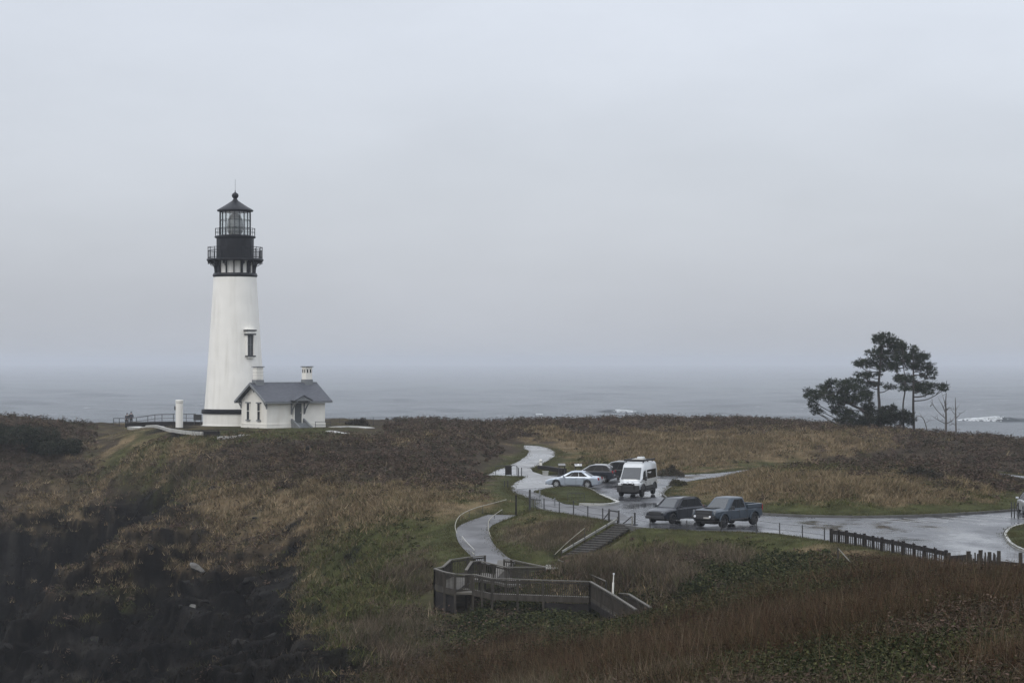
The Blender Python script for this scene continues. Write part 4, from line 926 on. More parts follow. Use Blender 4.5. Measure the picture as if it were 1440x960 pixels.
def cabin(parent, base, roof, wb_, wr_, zb, zr, paint, wins, tilt=.03):
    """greenhouse frustum with window panes set on its faces. base/roof = (rear x, front x)"""
    def ringat(t):
        t2 = t; xr = base[0]+(roof[0]-base[0])*t2; xf = base[1]+(roof[1]-base[1])*t2; hw = wb_+(wr_-wb_)*t2; z = zb+(zr-zb)*t2
        return xr,xf,hw,z
    def ring(t, inset=0, dz=0):
        xr,xf,hw,z = ringat(t); xr+=inset; xf-=inset; hw-=inset; c=min(.16,hw*.2)
        return [(xf,hw-c,z+dz),(xf-c*.6,hw,z+dz),(xr+c*.6,hw,z+dz),(xr,hw-c,z+dz),(xr,-hw+c,z+dz),(xr+c*.6,-hw,z+dz),(xf-c*.6,-hw,z+dz),(xf,-hw+c,z+dz)]
    o = MB().loft([ring(-.08),ring(0),ring(.5),ring(.94),ring(1,.05,.015),ring(1,.22,.045)]).build('cabin', paint, parent, True)
    c = .16
    def side(s0,s1,t0,t1,sgn):
        P=[]
        for t,s in ((t0,s0),(t0,s1),(t1,s1),(t1,s0)):
            xr,xf,hw,z = ringat(t); cc=min(.16,hw*.2)*.6; P.append(Vector((xr+cc+(xf-xr-2*cc)*s, sgn*(hw+.004), z)))
        return P if sgn<0 else [P[1],P[0],P[3],P[2]]
    def end(front,t0,t1,m=.05):
        P=[]
        for t,sg in ((t0,-1),(t0,1),(t1,1),(t1,-1)):
            xr,xf,hw,z = ringat(t); cc=min(.16,hw*.2); P.append(Vector(((xf+.004) if front else (xr-.004), sg*(hw-cc-m), z)))
        return P if front else [P[1],P[0],P[3],P[2]]
    for sgn in (1,-1):
        for (s0,s1,s2,s3,t0,t1) in wins:
            q = side(0,1,t0,t1,sgn); A=side(s0,s1,t0,t1,sgn); B=side(s3,s2,t0,t1,sgn)
            P = [A[0],A[1],B[2] if sgn<0 else B[2],B[3]]
            # bottom edge from s0..s1, top edge from s3..s2
            if sgn<0: P=[A[0],A[1],side(s3,s2,t0,t1,sgn)[2],side(s3,s2,t0,t1,sgn)[3]]
            MB().plate(P,.012).build('side_window','glass',o)
    MB().plate(end(True,.08,.93),.012).build('windshield','screen',o); MB().plate(end(False,.12,.88),.012).build('rear_window','glass',o)
    return o
def common(t, xf, xr, hw, zl, zt_, zplate, zmirror, xm, hm, paint, grille=None, bumper=None, lampw=.34, lamph=.16, lampm='lamp'):
    for s in (1,-1):
        MB().box((xf-.12,s*(hw-.30),zl),(.22,lampw,lamph),rz=-s*.35).build('headlight',lampm,t,bevel=.02)
        MB().box((xr+.08,s*(hw-.20),zt_),(.18,.28,.22),rz=s*.35).build('tail_light','tail',t,bevel=.02)
        mm = MB().box((xm,s*(hm+.12),zmirror),(.12,.22,.15)).build('mirror',paint,t,bevel=.03)
        MB().box((xm,s*(hm+.0),zmirror-.05),(.06,.14,.05)).build('mirror_arm','plastic',mm)
    MB().box((xr-.02,0,zplate),(.03,.32,.16)).build('number_plate','plate',t)
def seams(t, lines, m='plastic'):
    b=MB()
    for a,b2 in lines:
        for s in (1,-1): b.beam((a[0],s*a[1],a[2]),(b2[0],s*b2[1],b2[2]),.016,.016)
    b.build('door_seam',m,t)
def handles(t, xs, y, z, m):
    for x in xs:
        for s in (1,-1): MB().box((x,s*y,z),(.2,.05,.035)).build('door_handle',m,t)

def sedan(label, loc, rz, paint):
    t = thing('parked_sedan',label,'car',loc,rz); r=.335
    car_body(t,[(-2.38,.72,.42,.70,.80),(-2.28,.84,.30,.84,.98),(-1.9,.89,.24,.90,1.03),(-1.2,.91,.22,.92,1.02),(.0,.91,.22,.90,1.0),(1.0,.91,.22,.86,.97),(1.7,.89,.24,.78,.87),(2.2,.82,.28,.66,.74),(2.40,.68,.36,.56,.60)],(-1.36,1.40),r,paint)
    cabin(t,(-1.78,1.12),(-.92,.18),.84,.60,.95,1.435,paint,[(.09,.385,.355,.14,.10,.88),(.40,.71,.685,.37,.10,.88),(.725,.90,.82,.70,.10,.82)])
    for x in (-1.36,1.40):
        for s in (1,-1): wheel(t,x,s*.80,r,.22,'rim',7)
    common(t,2.36,-2.36,.86,.60,.80,.58,1.02,.72,.88,paint)
    g=MB(); g.box((2.36,0,.50),(.1,.9,.14)); g.build('grille','plastic',t); MB().box((2.36,0,.34),(.10,1.3,.10)).build('air_intake','plastic',t)
    seams(t,[((.62,.915,.32),(.62,.895,.92)),((-.36,.915,.32),(-.36,.895,.92)),((-1.0,.915,.55),(-1.12,.89,.92)),((.62,.915,.30),(-.75,.915,.30))]); handles(t,(-.15,-1.0),.915,.80,paint); return t
def wagon(name, label, loc, rz, paint, L=4.6, Hh=1.68, r=.36, roofp=None, cat='car', tail=False, suv=True):
    t = thing(name,label,cat,loc,rz); h=L/2; zs=1.02
    car_body(t,[(-h,.80,.46,.80,.92),(-h+.10,.88,.36,.96,1.04),(-h+.5,.92,.30,1.0,1.08),(0,.93,.28,1.0,1.07),(h-1.5,.93,.28,.97,1.07),(h-.8,.91,.30,.92,1.02),(h-.22,.85,.34,.82,.90),(h-.02,.74,.42,.70,.74)],(-h+.88,h-.92),r,paint)
    cabin(t,(-h+.06,h-1.28),(-h+.50,h-2.05),.86,.66,1.02,Hh,paint,[(.03,.295,.29,.06,.08,.90),(.31,.605,.595,.30,.08,.90),(.62,.93,.87,.61,.08,.90)])
    for x in (-h+.88,h-.92):
        for s in (1,-1): wheel(t,x,s*.81,r,.24,'rim' if tail else 'darkrim',5)
    common(t,h-.02,-h+.03,.86,.80,.98,.66,1.12,h-1.62,.90,paint,lampw=.36,lamph=.12,lampm='dimlamp')
    MB().box((h-.05,0,.72),(.08,1.0,.22)).build('grille','plastic',t); MB().box((h-.0,0,.46),(.10,1.55,.20)).build('bumper','plastic',t,bevel=.03); MB().box((-h+.02,0,.50),(.12,1.6,.24)).build('bumper','plastic',t,bevel=.03)
    b=MB()
    for s in (1,-1): b.tube([(-h+.30,s*.76,1.36),(-h+.62,s*.665,Hh+.0),(-h+1.0,s*.64,Hh+.06),(h-2.5,s*.64,Hh+.06),(h-2.05,s*.68,Hh-.04),(h-1.35,s*.85,1.07)],.035,5)
    b.build('roof_rail',roofp or 'plastic',t)
    seams(t,[((h-1.62,.935,.36),(h-1.62,.915,1.0)),((-.2,.935,.36),(-.2,.915,1.0)),((-h+1.25,.935,.6),(-h+1.2,.915,1.0))]); handles(t,(.05,-1.05),.935,.92,paint); return t

def van(label, loc, rz):
    t = thing('camper_van',label,'van',loc,rz); r=.45; wx=(-1.85,1.83)
    car_body(t,[(-2.92,.92,.62,1.15,1.30),(-2.86,.98,.55,1.2,1.32),(-1.5,1.0,.54,1.2,1.32),(1.0,1.0,.54,1.2,1.32),(1.75,.98,.56,1.22,1.42),(2.35,.93,.60,1.08,1.32),(2.80,.86,.66,.98,1.06),(2.92,.74,.72,.90,.94)],wx,r,'vanwhite',1.22)
    # high-roof box and raked cab front
    def ring(x, hw, z0, z1, rr=.16):
        return [(x,hw,z0),(x,hw*.985,z0+(z1-z0)*.5),(x,hw*.90,z1-.22),(x,hw*.80,z1-.06),(x,hw*.60,z1),(x,-hw*.60,z1),(x,-hw*.80,z1-.06),(x,-hw*.90,z1-.22),(x,-hw*.985,z0+(z1-z0)*.5),(x,-hw,z0)]
    bodyup = MB().loft([ring(-2.88,.95,1.1,2.68),(ring(-2.80,.985,1.1,2.74)),ring(-.5,1.0,1.1,2.80),ring(.75,1.0,1.1,2.80),ring(1.05,.99,1.12,2.74),ring(1.28,.97,1.15,2.55),ring(1.42,.96,1.2,2.36),ring(1.78,.955,1.22,1.92),ring(2.12,.93,1.22,1.5),ring(2.22,.90,1.2,1.36)]).build('van_body','vanwhite',t,True)
    ws = MB().plate([(2.17,-.80,1.44),(2.17,.80,1.44),(1.45,.74,2.34),(1.45,-.74,2.34)],.025).build('windshield','screen',t)
    for s in (1,-1):
        q=[(1.86,s*.975,1.40),(1.05,s*1.004,1.38),(1.05,s*.968,2.12),(1.38,s*.925,2.06)]
        MB().plate(q if s<0 else [q[1],q[0],q[3],q[2]],.02).build('cab_window','glass',t)
        q=[(.55,s*1.004,1.42),(-2.45,s*1.0,1.42),(-2.42,s*.972,2.14),(.55,s*.978,2.14)]
        MB().plate(q if s<0 else [q[1],q[0],q[3],q[2]],.025).build('side_window','glass',t)
        MB().box((2.72,s*.70,1.06),(.26,.36,.22),rz=-s*.5).build('headlight','lamp',t,bevel=.04)
        m_=MB().box((1.75,s*1.17,1.50),(.12,.20,.36)).build('mirror','plastic',t,bevel=.03); MB().box((1.75,s*1.04,1.42),(.06,.18,.06)).build('mirror_arm','plastic',m_)
        MB().box((-2.90,s*.86,1.25),(.06,.14,.42)).build('tail_light','tail',t)
        b=MB(); b.box((0,s*1.0,.72),(5.0,.06,.30)); b.build('side_cladding','plastic',t)
        b=MB(); b.tube([(-1.2,s*1.02,.45),(1.0,s*1.02,.45)],.05,6); b.build('side_step','plastic',t)
        for x in wx:
            fl=MB(); n=14; P=[(x+r*1.25*math.cos(a),s*1.02,r+.02+r*1.25*math.sin(a)) for a in np.linspace(0,math.pi,n)]; fl.tube(P,.07,5); fl.build('wheel_arch','plastic',t)
            wheel(t,x,s*.86,r,.27,'darkrim',6)
    MB().box((2.86,0,.98),(.10,1.02,.26)).build('grille','plastic',t)
    MB().box((2.90,0,.70),(.22,1.84,.56)).build('bumper','plastic',t,bevel=.05)
    bb=MB(); bb.tube([(3.02,-.55,.6),(3.06,-.52,1.12),(3.06,.52,1.12),(3.02,.55,.6)],.045,6); bb.box((3.02,0,.86),(.05,.9,.12)); bb.build('bull_bar','plastic',t)
    for y in (-.42,0.,.42): MB().tube([(3.02,y,1.20),(3.12,y,1.20)],.095,10).build('spot_lamp','lamp',t)
    rk=MB()
    for s in (1,-1): rk.tube([(-2.5,s*.82,2.90),(1.0,s*.82,2.90)],.05,6); rk.box((-.75,s*.86,2.92),(3.5,.04,.14))
    for x in np.linspace(-2.4,.9,8): rk.tube([(x,-.82,2.90),(x,.82,2.90)],.035,5)
    rk.box((1.02,0,2.92),(.05,1.7,.16))
    for x in (-2.2,-.7,.8):
        for s in (1,-1): rk.box((x,s*.72,2.82),(.10,.08,.20))
    rk=rk.build('roof_rack','plastic',t); MB().box((-.2,.1,2.97),(1.3,.9,.08)).build('solar_panel','steel',rk,bevel=.02); MB().box((-1.6,-.1,3.02),(.55,.55,.18)).build('roof_vent','vanwhite',rk,bevel=.05)
    MB().box((1.24,0,2.44),(.05,.14,.06)).build('camera_pod','plastic',t)
    seams(t,[((.98,1.01,.9),(.98,.985,2.2)),((-.35,1.01,.9),(-.35,.985,1.4))]); handles(t,(1.12,),1.005,1.2,'plastic'); return t

def pickup(label, loc, rz, sc=1.0):
    t = thing('pickup_truck',label,'pickup truck',loc,rz); t.scale=(sc,)*3; r=.45; wx=(-1.80,1.90)
    car_body(t,[(-2.85,.98,.62,1.06,1.12),(-2.75,1.03,.60,1.14,1.18),(-1.8,1.06,.56,1.16,1.20),(-.95,1.02,.54,1.16,1.2),(.9,1.02,.54,1.16,1.24),(1.9,1.06,.58,1.18,1.32),(2.55,1.03,.64,1.14,1.28),(2.82,.98,.72,1.08,1.18),(2.88,.90,.78,1.0,1.1)],wx,r,'trucksteel',1.22)
    cabin(t,(-1.05,1.42),(-.86,.55),.94,.72,1.2,1.97,'trucksteel',[(.07,.30,.30,.10,.12,.86),(.33,.56,.56,.33,.12,.86),(.59,.90,.80,.59,.12,.86)])
    bed=MB(); 
    for s in (1,-1): bed.box((-1.92,s*.90,1.32),(1.75,.20,.28))
    bed.box((-2.80,0,1.28),(.12,1.9,.38)); bed.build('cargo_bed','trucksteel',t,bevel=.03)
    MB().box((-1.92,0,1.225),(1.6,1.6,.03)).build('bed_floor','plastic',t)
    for s in (1,-1):
        MB().box((-2.84,s*.94,1.18),(.10,.14,.40)).build('tail_light','tail',t)
        MB().box((2.80,s*.86,1.06),(.16,.14,.32),rz=-s*.25).build('headlight','dimlamp',t,bevel=.03)
        m_=MB().box((1.02,s*1.14,1.32),(.14,.24,.24)).build('mirror','plastic',t,bevel=.03); MB().box((1.02,s*1.0,1.28),(.06,.14,.06)).build('mirror_arm','plastic',m_)
        MB().tube([(-1.0,s*1.0,.50),(1.1,s*1.0,.50)],.06,6).build('side_step','plastic',t)
        for x in wx:
            fl=MB(); P=[(x+r*1.24*math.cos(a),s*1.06,r+r*1.24*math.sin(a)) for a in np.linspace(.05,math.pi-.05,14)]; fl.tube(P,.06,5); fl.build('wheel_arch','trucksteel',t)
            wheel(t,x,s*.92,r,.30,'darkrim',6)
    g=MB(); g.box((2.88,0,1.04),(.12,1.36,.34)); g=g.build('grille','plastic',t); MB().box((2.945,0,1.05),(.03,1.0,.05)).build('grille_bar','darktrim',g)
    bm_=MB().box((2.93,0,.74),(.22,1.85,.26)).build('bumper','plastic',t,bevel=.04); MB().box((3.05,.35,.72),(.04,.5,.10)).build('skid_plate','steel',bm_)
    for s in (1,-1): MB().tube([(3.0,s*.62,.80),(3.08,s*.62,.80)],.08,8).build('fog_lamp','lamp',t)
    MB().box((-2.92,0,.72),(.2,1.8,.2)).build('rear_bumper','plastic',t,bevel=.03)
    MB().box((1.95,0,1.345),(.8,.9,.05)).build('hood_scoop','plastic',t,bevel=.02)
    seams(t,[((1.0,1.03,.62),(1.0,1.0,1.18)),((.02,1.03,.62),(.02,1.0,1.18)),((-.92,1.03,.62),(-.92,1.0,1.18))]); handles(t,(.16,-.78),1.03,1.08,'plastic'); return t
def flat(px, py, z=0.012): g = G0(px, py, z); return (g[0], g[1], z)
def hd(a): return math.atan2(-math.sin(R(a)), -math.cos(R(a)))     # heading: a degrees from straight left, turning towards the viewer
sedan('silver blue sedan parked side-on, nearest of the cars left of the white van', flat(807,685), hd(-13), 'silver')
wagon('parked_hatchback','dark hatchback with pale roof edge parked just behind the silver sedan', flat(832,677.5), hd(-13), 'navy', 4.25, 1.56, .33, 'offwhite', tail=True)
wagon('parked_estate','dark green estate car with silver roof, half hidden behind the white van', flat(866,675), hd(-16), 'suvgreen', 4.7, 1.72, .36, 'offwhite')
van('white high-roof camper van with black roof rack and black bumper', flat(896,696), hd(72))
wagon('parked_suv','dark navy SUV parked behind the blue grey pickup truck', flat(949,733.5), hd(50), 'navy', 4.7, 1.64, .36)
pickup('blue grey crew cab pickup truck parked on the wet asphalt', flat(1023,738.5), hd(50), .97)
wagon('departing_car','white and black car cut off by the right edge, seen from behind', flat(1452,722), hd(-95), 'offwhite', 4.5, 1.55, .34, tail=True)
# ------------------------------------------------------------------ timber boardwalk down to the cobble beach
bwk = thing('timber_boardwalk','weathered grey timber boardwalk with slatted railings and stairs below the car park','boardwalk',W(690,830,130))
BO = Vector(bwk.location)
def rail_panel(pts, hgt=1.07, gap=.125, skirt=0.0, posts=True, name='railing', cap=True):
    """pts = top of the handrail in world space"""
    P = [Vector(p)-BO for p in pts]; m = MB(); c = MB(); z = Vector((0,0,1))
    for a, b in zip(P[:-1], P[1:]):
        L = (b-a).length; n = max(2, int(L/gap)); d = b-a
        m.beam(a-z*(hgt-.12), b-z*(hgt-.12), .05, .09); m.beam(a-z*.13, b-z*.13, .05, .09)
        for k in range(1, n):
            q = a+d*(k/n); m.box(q-z*(hgt/2+.02), (.045,.045,hgt-.14))
        c.beam(a-d.normalized()*.04, b+d.normalized()*.04, .17, .06)
        if skirt: m.beam(a-z*(hgt+.05), b-z*(hgt+.05), .07, .26)
    o = m.build(name, 'wood', bwk)
    if cap: c.build('handrail', 'woodcap', o)
    if posts:
        for a, b in zip(P[:-1], P[1:]):
            n = max(1, round((b-a).length/1.9))
            for k in range(n+(b is P[-1])):
                q = a+(b-a)*(k/n); wq = q+BO; g = th(wq.x, wq.y)
                MB().beam(q-z*.02, Vector((q.x,q.y,min(q.z-hgt-.3, g-BO.z-.3))), .13, .13).build('post','wood',bwk)
    return o
# handrail lines (picture column, row, distance)
RB1 = [W(682,780.5,134.5), W(658,783,134), W(634,786.5,133.2), W(623,796.5,131.5), W(611.5,799,129.5)]
RF1 = [W(611.5,799,129.5), W(625,803.5,128), W(640,806.5,127.2), W(662,807,127.6)]
RI  = [W(655.5,801,128.6), W(663.5,789,130.2), W(674.5,788,130.6), W(694,792.5,130.3), W(712,797,130), W(766,796.8,130.6)]
RB2 = [W(709,786,133.4), W(719,786.5,133.6), W(742,791.5,133.3), W(766,796.4,132.6)]
RF2 = [W(665,807,126.6), W(678,809.5,126.2), W(692,812.6,125.9), W(764,815,125), W(830,817,124.4)]
RS  = [W(830,817,124.4), W(862,835.5,120.5), W(894,856,116.5)]
RS2 = [W(872,833.5,125), W(884,834.5,124.2), W(915,853.5,119)]
rail_panel(RB1); rail_panel(RF1, skirt=1); rail_panel(RI); rail_panel(RB2); rail_panel(RF2, skirt=1); rail_panel(RS, skirt=1); rail_panel(RS2)
def deck(lines, th_=.14):
    b = MB()
    for q in lines: b.plate([Vector(p)-BO for p in q], -th_)
    return b.build('deck','woodcap',bwk)
def dn(p, h=1.07): return Vector(p)-Vector((0,0,h))
deck([[dn(RB1[0]),dn(RB1[2]),dn(RI[1]),dn(RI[3])],[dn(RB1[2]),dn(RB1[4]),dn(RF1[2]),dn(RI[1])],[dn(RB1[0]),dn(RI[3]),dn(RI[4]),dn(RB2[0])],[dn(RB2[0]),dn(RI[4]),dn(RI[5]),dn(RB2[3])]])
off = Vector((.0,1.9,0))
deck([[dn(RF1[2]),dn(RF2[0]),dn(RF2[0])+off*.8,dn(RI[0])],[dn(RF2[0]),dn(RF2[2]),dn(RF2[2])+off,dn(RF2[0])+off],[dn(RF2[2]),dn(RF2[4]),dn(RF2[4])+off,dn(RF2[2])+off]])
MB().plate([dn(W(700,785,136))-BO+Vector((0,0,1.0)),dn(W(722,786,135))-BO+Vector((0,0,1.0)),dn(RB2[1])-BO,dn(RI[3])-BO],.05).build('landing','woodcap',bwk)
# stringers, treads and dark skirt boards
A0, A1 = dn(RS[0]), dn(RS[2]); B0 = A0+Vector((1.1,1.55,0)); sd = Vector((.75,1.35,0))
NS = 14
for k in range(NS):
    q = A0+(A1-A0)*((k+.5)/NS)-BO; MB().plate([q, q+(A1-A0).normalized()*.30*Vector((1,1,0)).length/1.414, q+(A1-A0).normalized()*.30+sd, q+sd],.05).build('tread','woodcap',bwk)
for o_ in (Vector((0,0,0)), sd):
    MB().beam(A0-BO+o_-Vector((0,0,.22)), A1-BO+o_-Vector((0,0,.22)), .09, .36).build('stringer','darkwood',bwk)
for a, b in ((RF1[0],RF1[2]),(RF2[3],RF2[4])):
    a, b = dn(a), dn(b); sk = MB(); sk.beam(a-BO-Vector((0,-.06,.75)), b-BO-Vector((0,-.06,.75)), .05, 1.0); sk.build('skirt_board','darkwood',bwk)
MB().plate([Vector(p)-BO for p in (W(766,800,131.5),W(786,800,131.5),W(782,795,134.5),W(768,795,134.5))],.08).build('end_platform','palewood',bwk)
# ------------------------------------------------------------------ timber steps down from the gate
M['gravel']=mat('dark_gravel',(.045,.042,.036),.9,var=.5,scale=6,bump=.6)
stp = thing('timber_steps','timber and gravel steps descending the bank from the small gate','steps',STAIR_A)
dv = STAIR_B-STAIR_A; hz_ = Vector((dv.x,dv.y,0)).normalized(); sdv = Vector((-hz_.y,hz_.x,0))
NS = 15
for k in range(NS):
    q = dv*((k+.3)/NS); b = MB(); b.beam(q-sdv*.75, q+sdv*.75, .14, .18); tr__=b.build('step_riser','darkwood',stp)
    q2 = dv*((k+.8)/NS); b = MB(); b.plate([q-sdv*.73+Vector((0,0,.06)), q-sdv*.73+hz_*(dv.length/NS*.95)+Vector((0,0,.06)), q+sdv*.73+hz_*(dv.length/NS*.95)+Vector((0,0,.06)), q+sdv*.73+Vector((0,0,.06))],-.1); b.build('tread','gravel',stp)
hr_ = MB()
top = sdv*-.86
hr_.beam(top+Vector((0,0,.34)), dv+top+Vector((0,0,.34)), .07, .14); hr_.build('side_board','palewood',stp)
for k in range(6):
    q = dv*(k/5)+top; MB().box(q+Vector((0,0,.1)),(.08,.08,.75)).build('post','wood',stp)

# ------------------------------------------------------------------ railings and fences
def line_rail(name, label, cat, pts, hgt, m, rad=.035, mid=None, step=1.8, group=None, pickets=0, pm_='post'):
    P = smooth_line(pts, 8); t = thing(name, label, cat, P[0], group=group); o = Vector(P[0])
    MB().tube([p-o for p in P], rad, 6).build('rail', m, t)
    if mid: MB().tube([p-o-Vector((0,0,hgt*mid)) for p in P], rad*.7, 5).build('mid_rail', m, t)
    acc = 0; last = None
    for i, p in enumerate(P):
        if last is not None: acc += (p-last).length
        if last is None or acc >= step or i == len(P)-1:
            acc = 0; g = th(p.x, p.y); q = p-o
            MB().tube([q, Vector((q.x,q.y,min(q.z-hgt, g-o.z)-.2))], rad*.8, 5).build('post', pm_, t)
        last = p
    if pickets:
        b = MB()
        for i in range(len(P)-1):
            L=(P[i+1]-P[i]).length; n=max(1,int(L/pickets))
            for k in range(n):
                q=P[i]+(P[i+1]-P[i])*(k/n)-o; b.tube([q,q-Vector((0,0,hgt*.92))],.014,4,False)
        b.build('picket', pm_, t)
    return t
line_rail('path_railing','pale curved handrail on the outer left side of the lower path','railing',
   [W(712,702,166.5),W(690,708,163),W(668,714,160),W(648,723.5,157),W(640.5,736,153.5),W(642,748,150.5),W(648,758,147.5),W(655,765,145),W(662,773,142.5),W(667,779,140)],.95,'rope',.028,step=2.4)
pk = line_rail('picket_railing','short grey metal picket rail at the bottom bend of the lower path','railing',
   [W(650,753.5,147),W(657,762,144.5),W(667,772,141.8)],.9,'steel',.02,step=1.3,pickets=.45,pm_='steel')
line_rail('path_railing','pale handrail round the inner right side of the lower path and along the bank','railing',
   [W(706,716,161),W(692,726,157.5),W(687,734,154.5),W(688,748,150.5),W(696,762,146),W(712,772,143),W(735,778.5,140.5),W(764,781.5,138.5)],.85,'rope',.028,step=2.6)
line_rail('bank_handrail','thin pale handrail slanting up the grassy bank left of the timber steps','railing',[W(780,779,138.5),W(800,760,141),W(822,742,142)],.7,'rope',.022,step=2.6)
line_rail('bank_handrail','pale straight handrail sloping down to the right behind the boardwalk','railing',[W(785,786.5,133.5),W(818,801.5,130),W(852,816.5,126.5)],.9,'woodcap',.045,step=2.5)
pl = thing('marker_post','slim white marker post at the head of the beach stairs','post',W(861.5,831.5,124))
MB().tube([(0,0,-.6),(.03,0,.55)],.055,8).build('shaft','white',pl); MB().tube([(.03,0,.55),(.06,0,1.02)],.028,6).build('rod','white',pl); MB().tube([(.06,0,1.0),(.06,0,1.10)],.05,8).build('reflector','lamp',pl)

def edge_fence(label, posts, wires, m='post', hgt_default=.95):
    a = posts[0]; o0 = Vector((*G0(a[0], a[1]), 0)); t = thing('post_and_wire_fence', label, 'fence', o0)
    tops = []
    for px, pyb, pyt, wdt in posts:
        g = Vector((*G0(px, pyb), 0)); h = (pyb-pyt)/F*g.y
        MB().box(g-o0+Vector((0,0,h/2-.15)),(wdt,wdt,h+.3)).build('post', m, t); tops.append(g-o0+Vector((0,0,h)))
    b = MB()
    for fr in wires: b.tube([p-Vector((0,0,fr)) for p in tops], .011, 4)
    b.build('wire','post',t); return t
edge_fence('thin wire fence on dark posts along the walkway edge left of the small gate',
   [(745,713,688,.15),(765,717.5,700,.08),(786.5,721.5,704,.07),(806.5,725,703,.08),(826.5,727.5,711,.08),(847.5,731,714,.08),(856,733,717,.10)],(.08,.5))
edge_fence('thin wire fence on dark posts between the small gate and the slatted barrier',
   [(892.5,738.5,720,.12),(914,743.5,725,.06),(965.5,747,731,.06),(1014,748.5,731,.05),(1063.5,750.5,730,.06),(1096,751.5,734.5,.06),(1128,756.5,737.5,.06),(1159,760.5,741.5,.07)],(.06,.45))
gt_ = thing('steps_gate','small dark gate frame at the top of the timber steps','gate',(*G0(863,734.5),0))
o0 = Vector(gt_.location); ga = Vector((*G0(856.5,733.5),0))-o0; gb_ = Vector((*G0(870,735.5),0))-o0
for q in (ga, gb_): MB().box(q+Vector((0,0,.40)),(.11,.11,1.0)).build('post','post',gt_)
MB().beam(ga+Vector((0,0,.80)), gb_+Vector((0,0,.80)), .09, .10).build('top_bar','post',gt_)
for (x0,y0,h0,x1,y1,h1) in ((848,731.5,.05,856,733,.62),(876,737,.05,889,738,.62)):
    MB().beam(Vector((*G0(x0,y0),h0))-o0, Vector((*G0(x1,y1),h1))-o0, .05, .06).build('brace','post',gt_)
MB().box(Vector((*G0(889,738.3),.25))-o0,(.10,.10,.75)).build('post','palewood',gt_)
bp_ = thing('wooden_post','lone dark wooden post on the bank left of the walkway fence','post',ground(725.7,160.5)); z_ = H-(696-HY)/F*160.5-bp_.location.z
MB().box((0,0,z_/2-.2),(.13,.13,z_+.4)).build('shaft','darkwood',bp_); MB().box((0,0,z_+.01),(.15,.15,.03)).build('cap','darkwood',bp_)
rk_ = thing('bike_rack','low dark metal rack frame on the wedge of lawn','bike rack',(*G0(810,707.5),.1)); o0=Vector(rk_.location)
a_=Vector((*G0(798.5,707.5),.1))-o0; b_=Vector((*G0(821.5,708),.1))-o0
fr=MB(); fr.tube([a_-Vector((0,0,.2)),a_+Vector((0,0,.72)),b_+Vector((0,0,.72)),b_-Vector((0,0,.2))],.028,6); fr.build('frame','post',rk_)
b=MB()
for k in (.25,.5,.75): q=a_+(b_-a_)*k; b.tube([q-Vector((0,0,.1)),q+Vector((0,0,.72))],.015,5)
b.build('bar','post',rk_)
# grey marker posts between the walkway and the lawn
for px, pyb, pyt, lab in ((759,706,688.5,'grey metal post on the walkway beside the thick fence end post'),(780,711,700,'short grey post on the walkway just left of the rack frame')):
    t=thing('walkway_post',lab,'post',(*G0(px,pyb),0)); h=(pyb-pyt)/F*G0(px,pyb)[1]
    MB().tube([(0,0,-.2),(0,0,h)],.05,8).build('shaft','greytrim',t); MB().tube([(0,0,h),(0,0,h+.03)],.06,8).build('cap','greytrim',t)
# low picket gate panel near the fence end
pg_=thing('picket_fence','small grey picket panel behind the thick fence end post','fence',(*G0(753,711),0)); o0=Vector(pg_.location)
a_=Vector((*G0(747,711.5),0))-o0; b_=Vector((*G0(761,713),0))-o0
MB().beam(a_+Vector((0,0,.55)),b_+Vector((0,0,.55)),.05,.07).build('rail','post',pg_); b=MB()
for k in range(7): q=a_+(b_-a_)*(k/6); b.box(q+Vector((0,0,.3)),(.05,.05,.85+.12*math.sin(k)))
b.build('picket','greytrim',pg_)

# ------------------------------------------------------------------ signs, bollards and low walls by the upper path
g=gp(715,668); ws=thing('wayside_sign','dark brown wooden sign board on posts beside the concrete path','sign',(g[0],g[1],float(zpath(g[1])))); z_=(668-656)/F*g[1]
MB().box((0,0,z_/2+.06),(.62,.12,z_)).build('board','darkwood',ws,bevel=.02); MB().box((0,0,z_+.08),(.7,.2,.07)).build('top_cap','wood',ws)
for q in (-.27,.27): MB().box((q,.09,.25),(.1,.08,.9)).build('post','darkwood',ws)
line_rail('sign_railing','short dark railing around the wooden sign board','railing',[Vector((*gp(697,667.5),.0))+Vector((0,0,.95)),Vector((*gp(722,666.5),0))+Vector((0,0,1.0)),Vector((*gp(727,668),0))+Vector((0,0,.95)),Vector((*gp(729.5,671.5),0))+Vector((0,0,.9))],.95,'post',.03,step=1.1)
for px,pyb,pyt,lab in ((733.5,670,657.5,'slim dark post at the path edge right of the wooden sign board'),(709.5,685,676,'short dark post in the grass below the sign board, left one'),(714,686,675.5,'short dark post in the grass below the sign board, right one')):
    g=gp(px,pyb); t=thing('path_post',lab,'post',(g[0],g[1],float(zpath(g[1])))); h=(pyb-pyt)/F*g[1]; MB().box((0,0,h/2-.1),(.09,.09,h+.2)).build('shaft','post',t); MB().box((0,0,h+.015),(.11,.11,.03)).build('cap','post',t)
g=gp(760.5,656.5); t=thing('white_bollard','white bollard at the inner bend of the upper path','bollard',(g[0],g[1],float(zpath(g[1]))))
MB().lathe([(.13,-.2),(.13,.62),(.15,.63),(.15,.70),(.12,.76),(.02,.78)],14).build('shaft','white',t,True); MB().lathe([(.135,.50),(.135,.57)],14).build('band','greytrim',t)
pl_=[Vector((*gp(px,py),0)) for px,py in ((758,659.5),(770,660.5),(782,662.5),(794,664))]
for q in pl_: q.z=float(zpath(q.y))
lw=wall_run('stone_seat_wall','low dark stone wall behind the parked sedan by the upper path','wall',pl_,.5,.38,'darkwood')
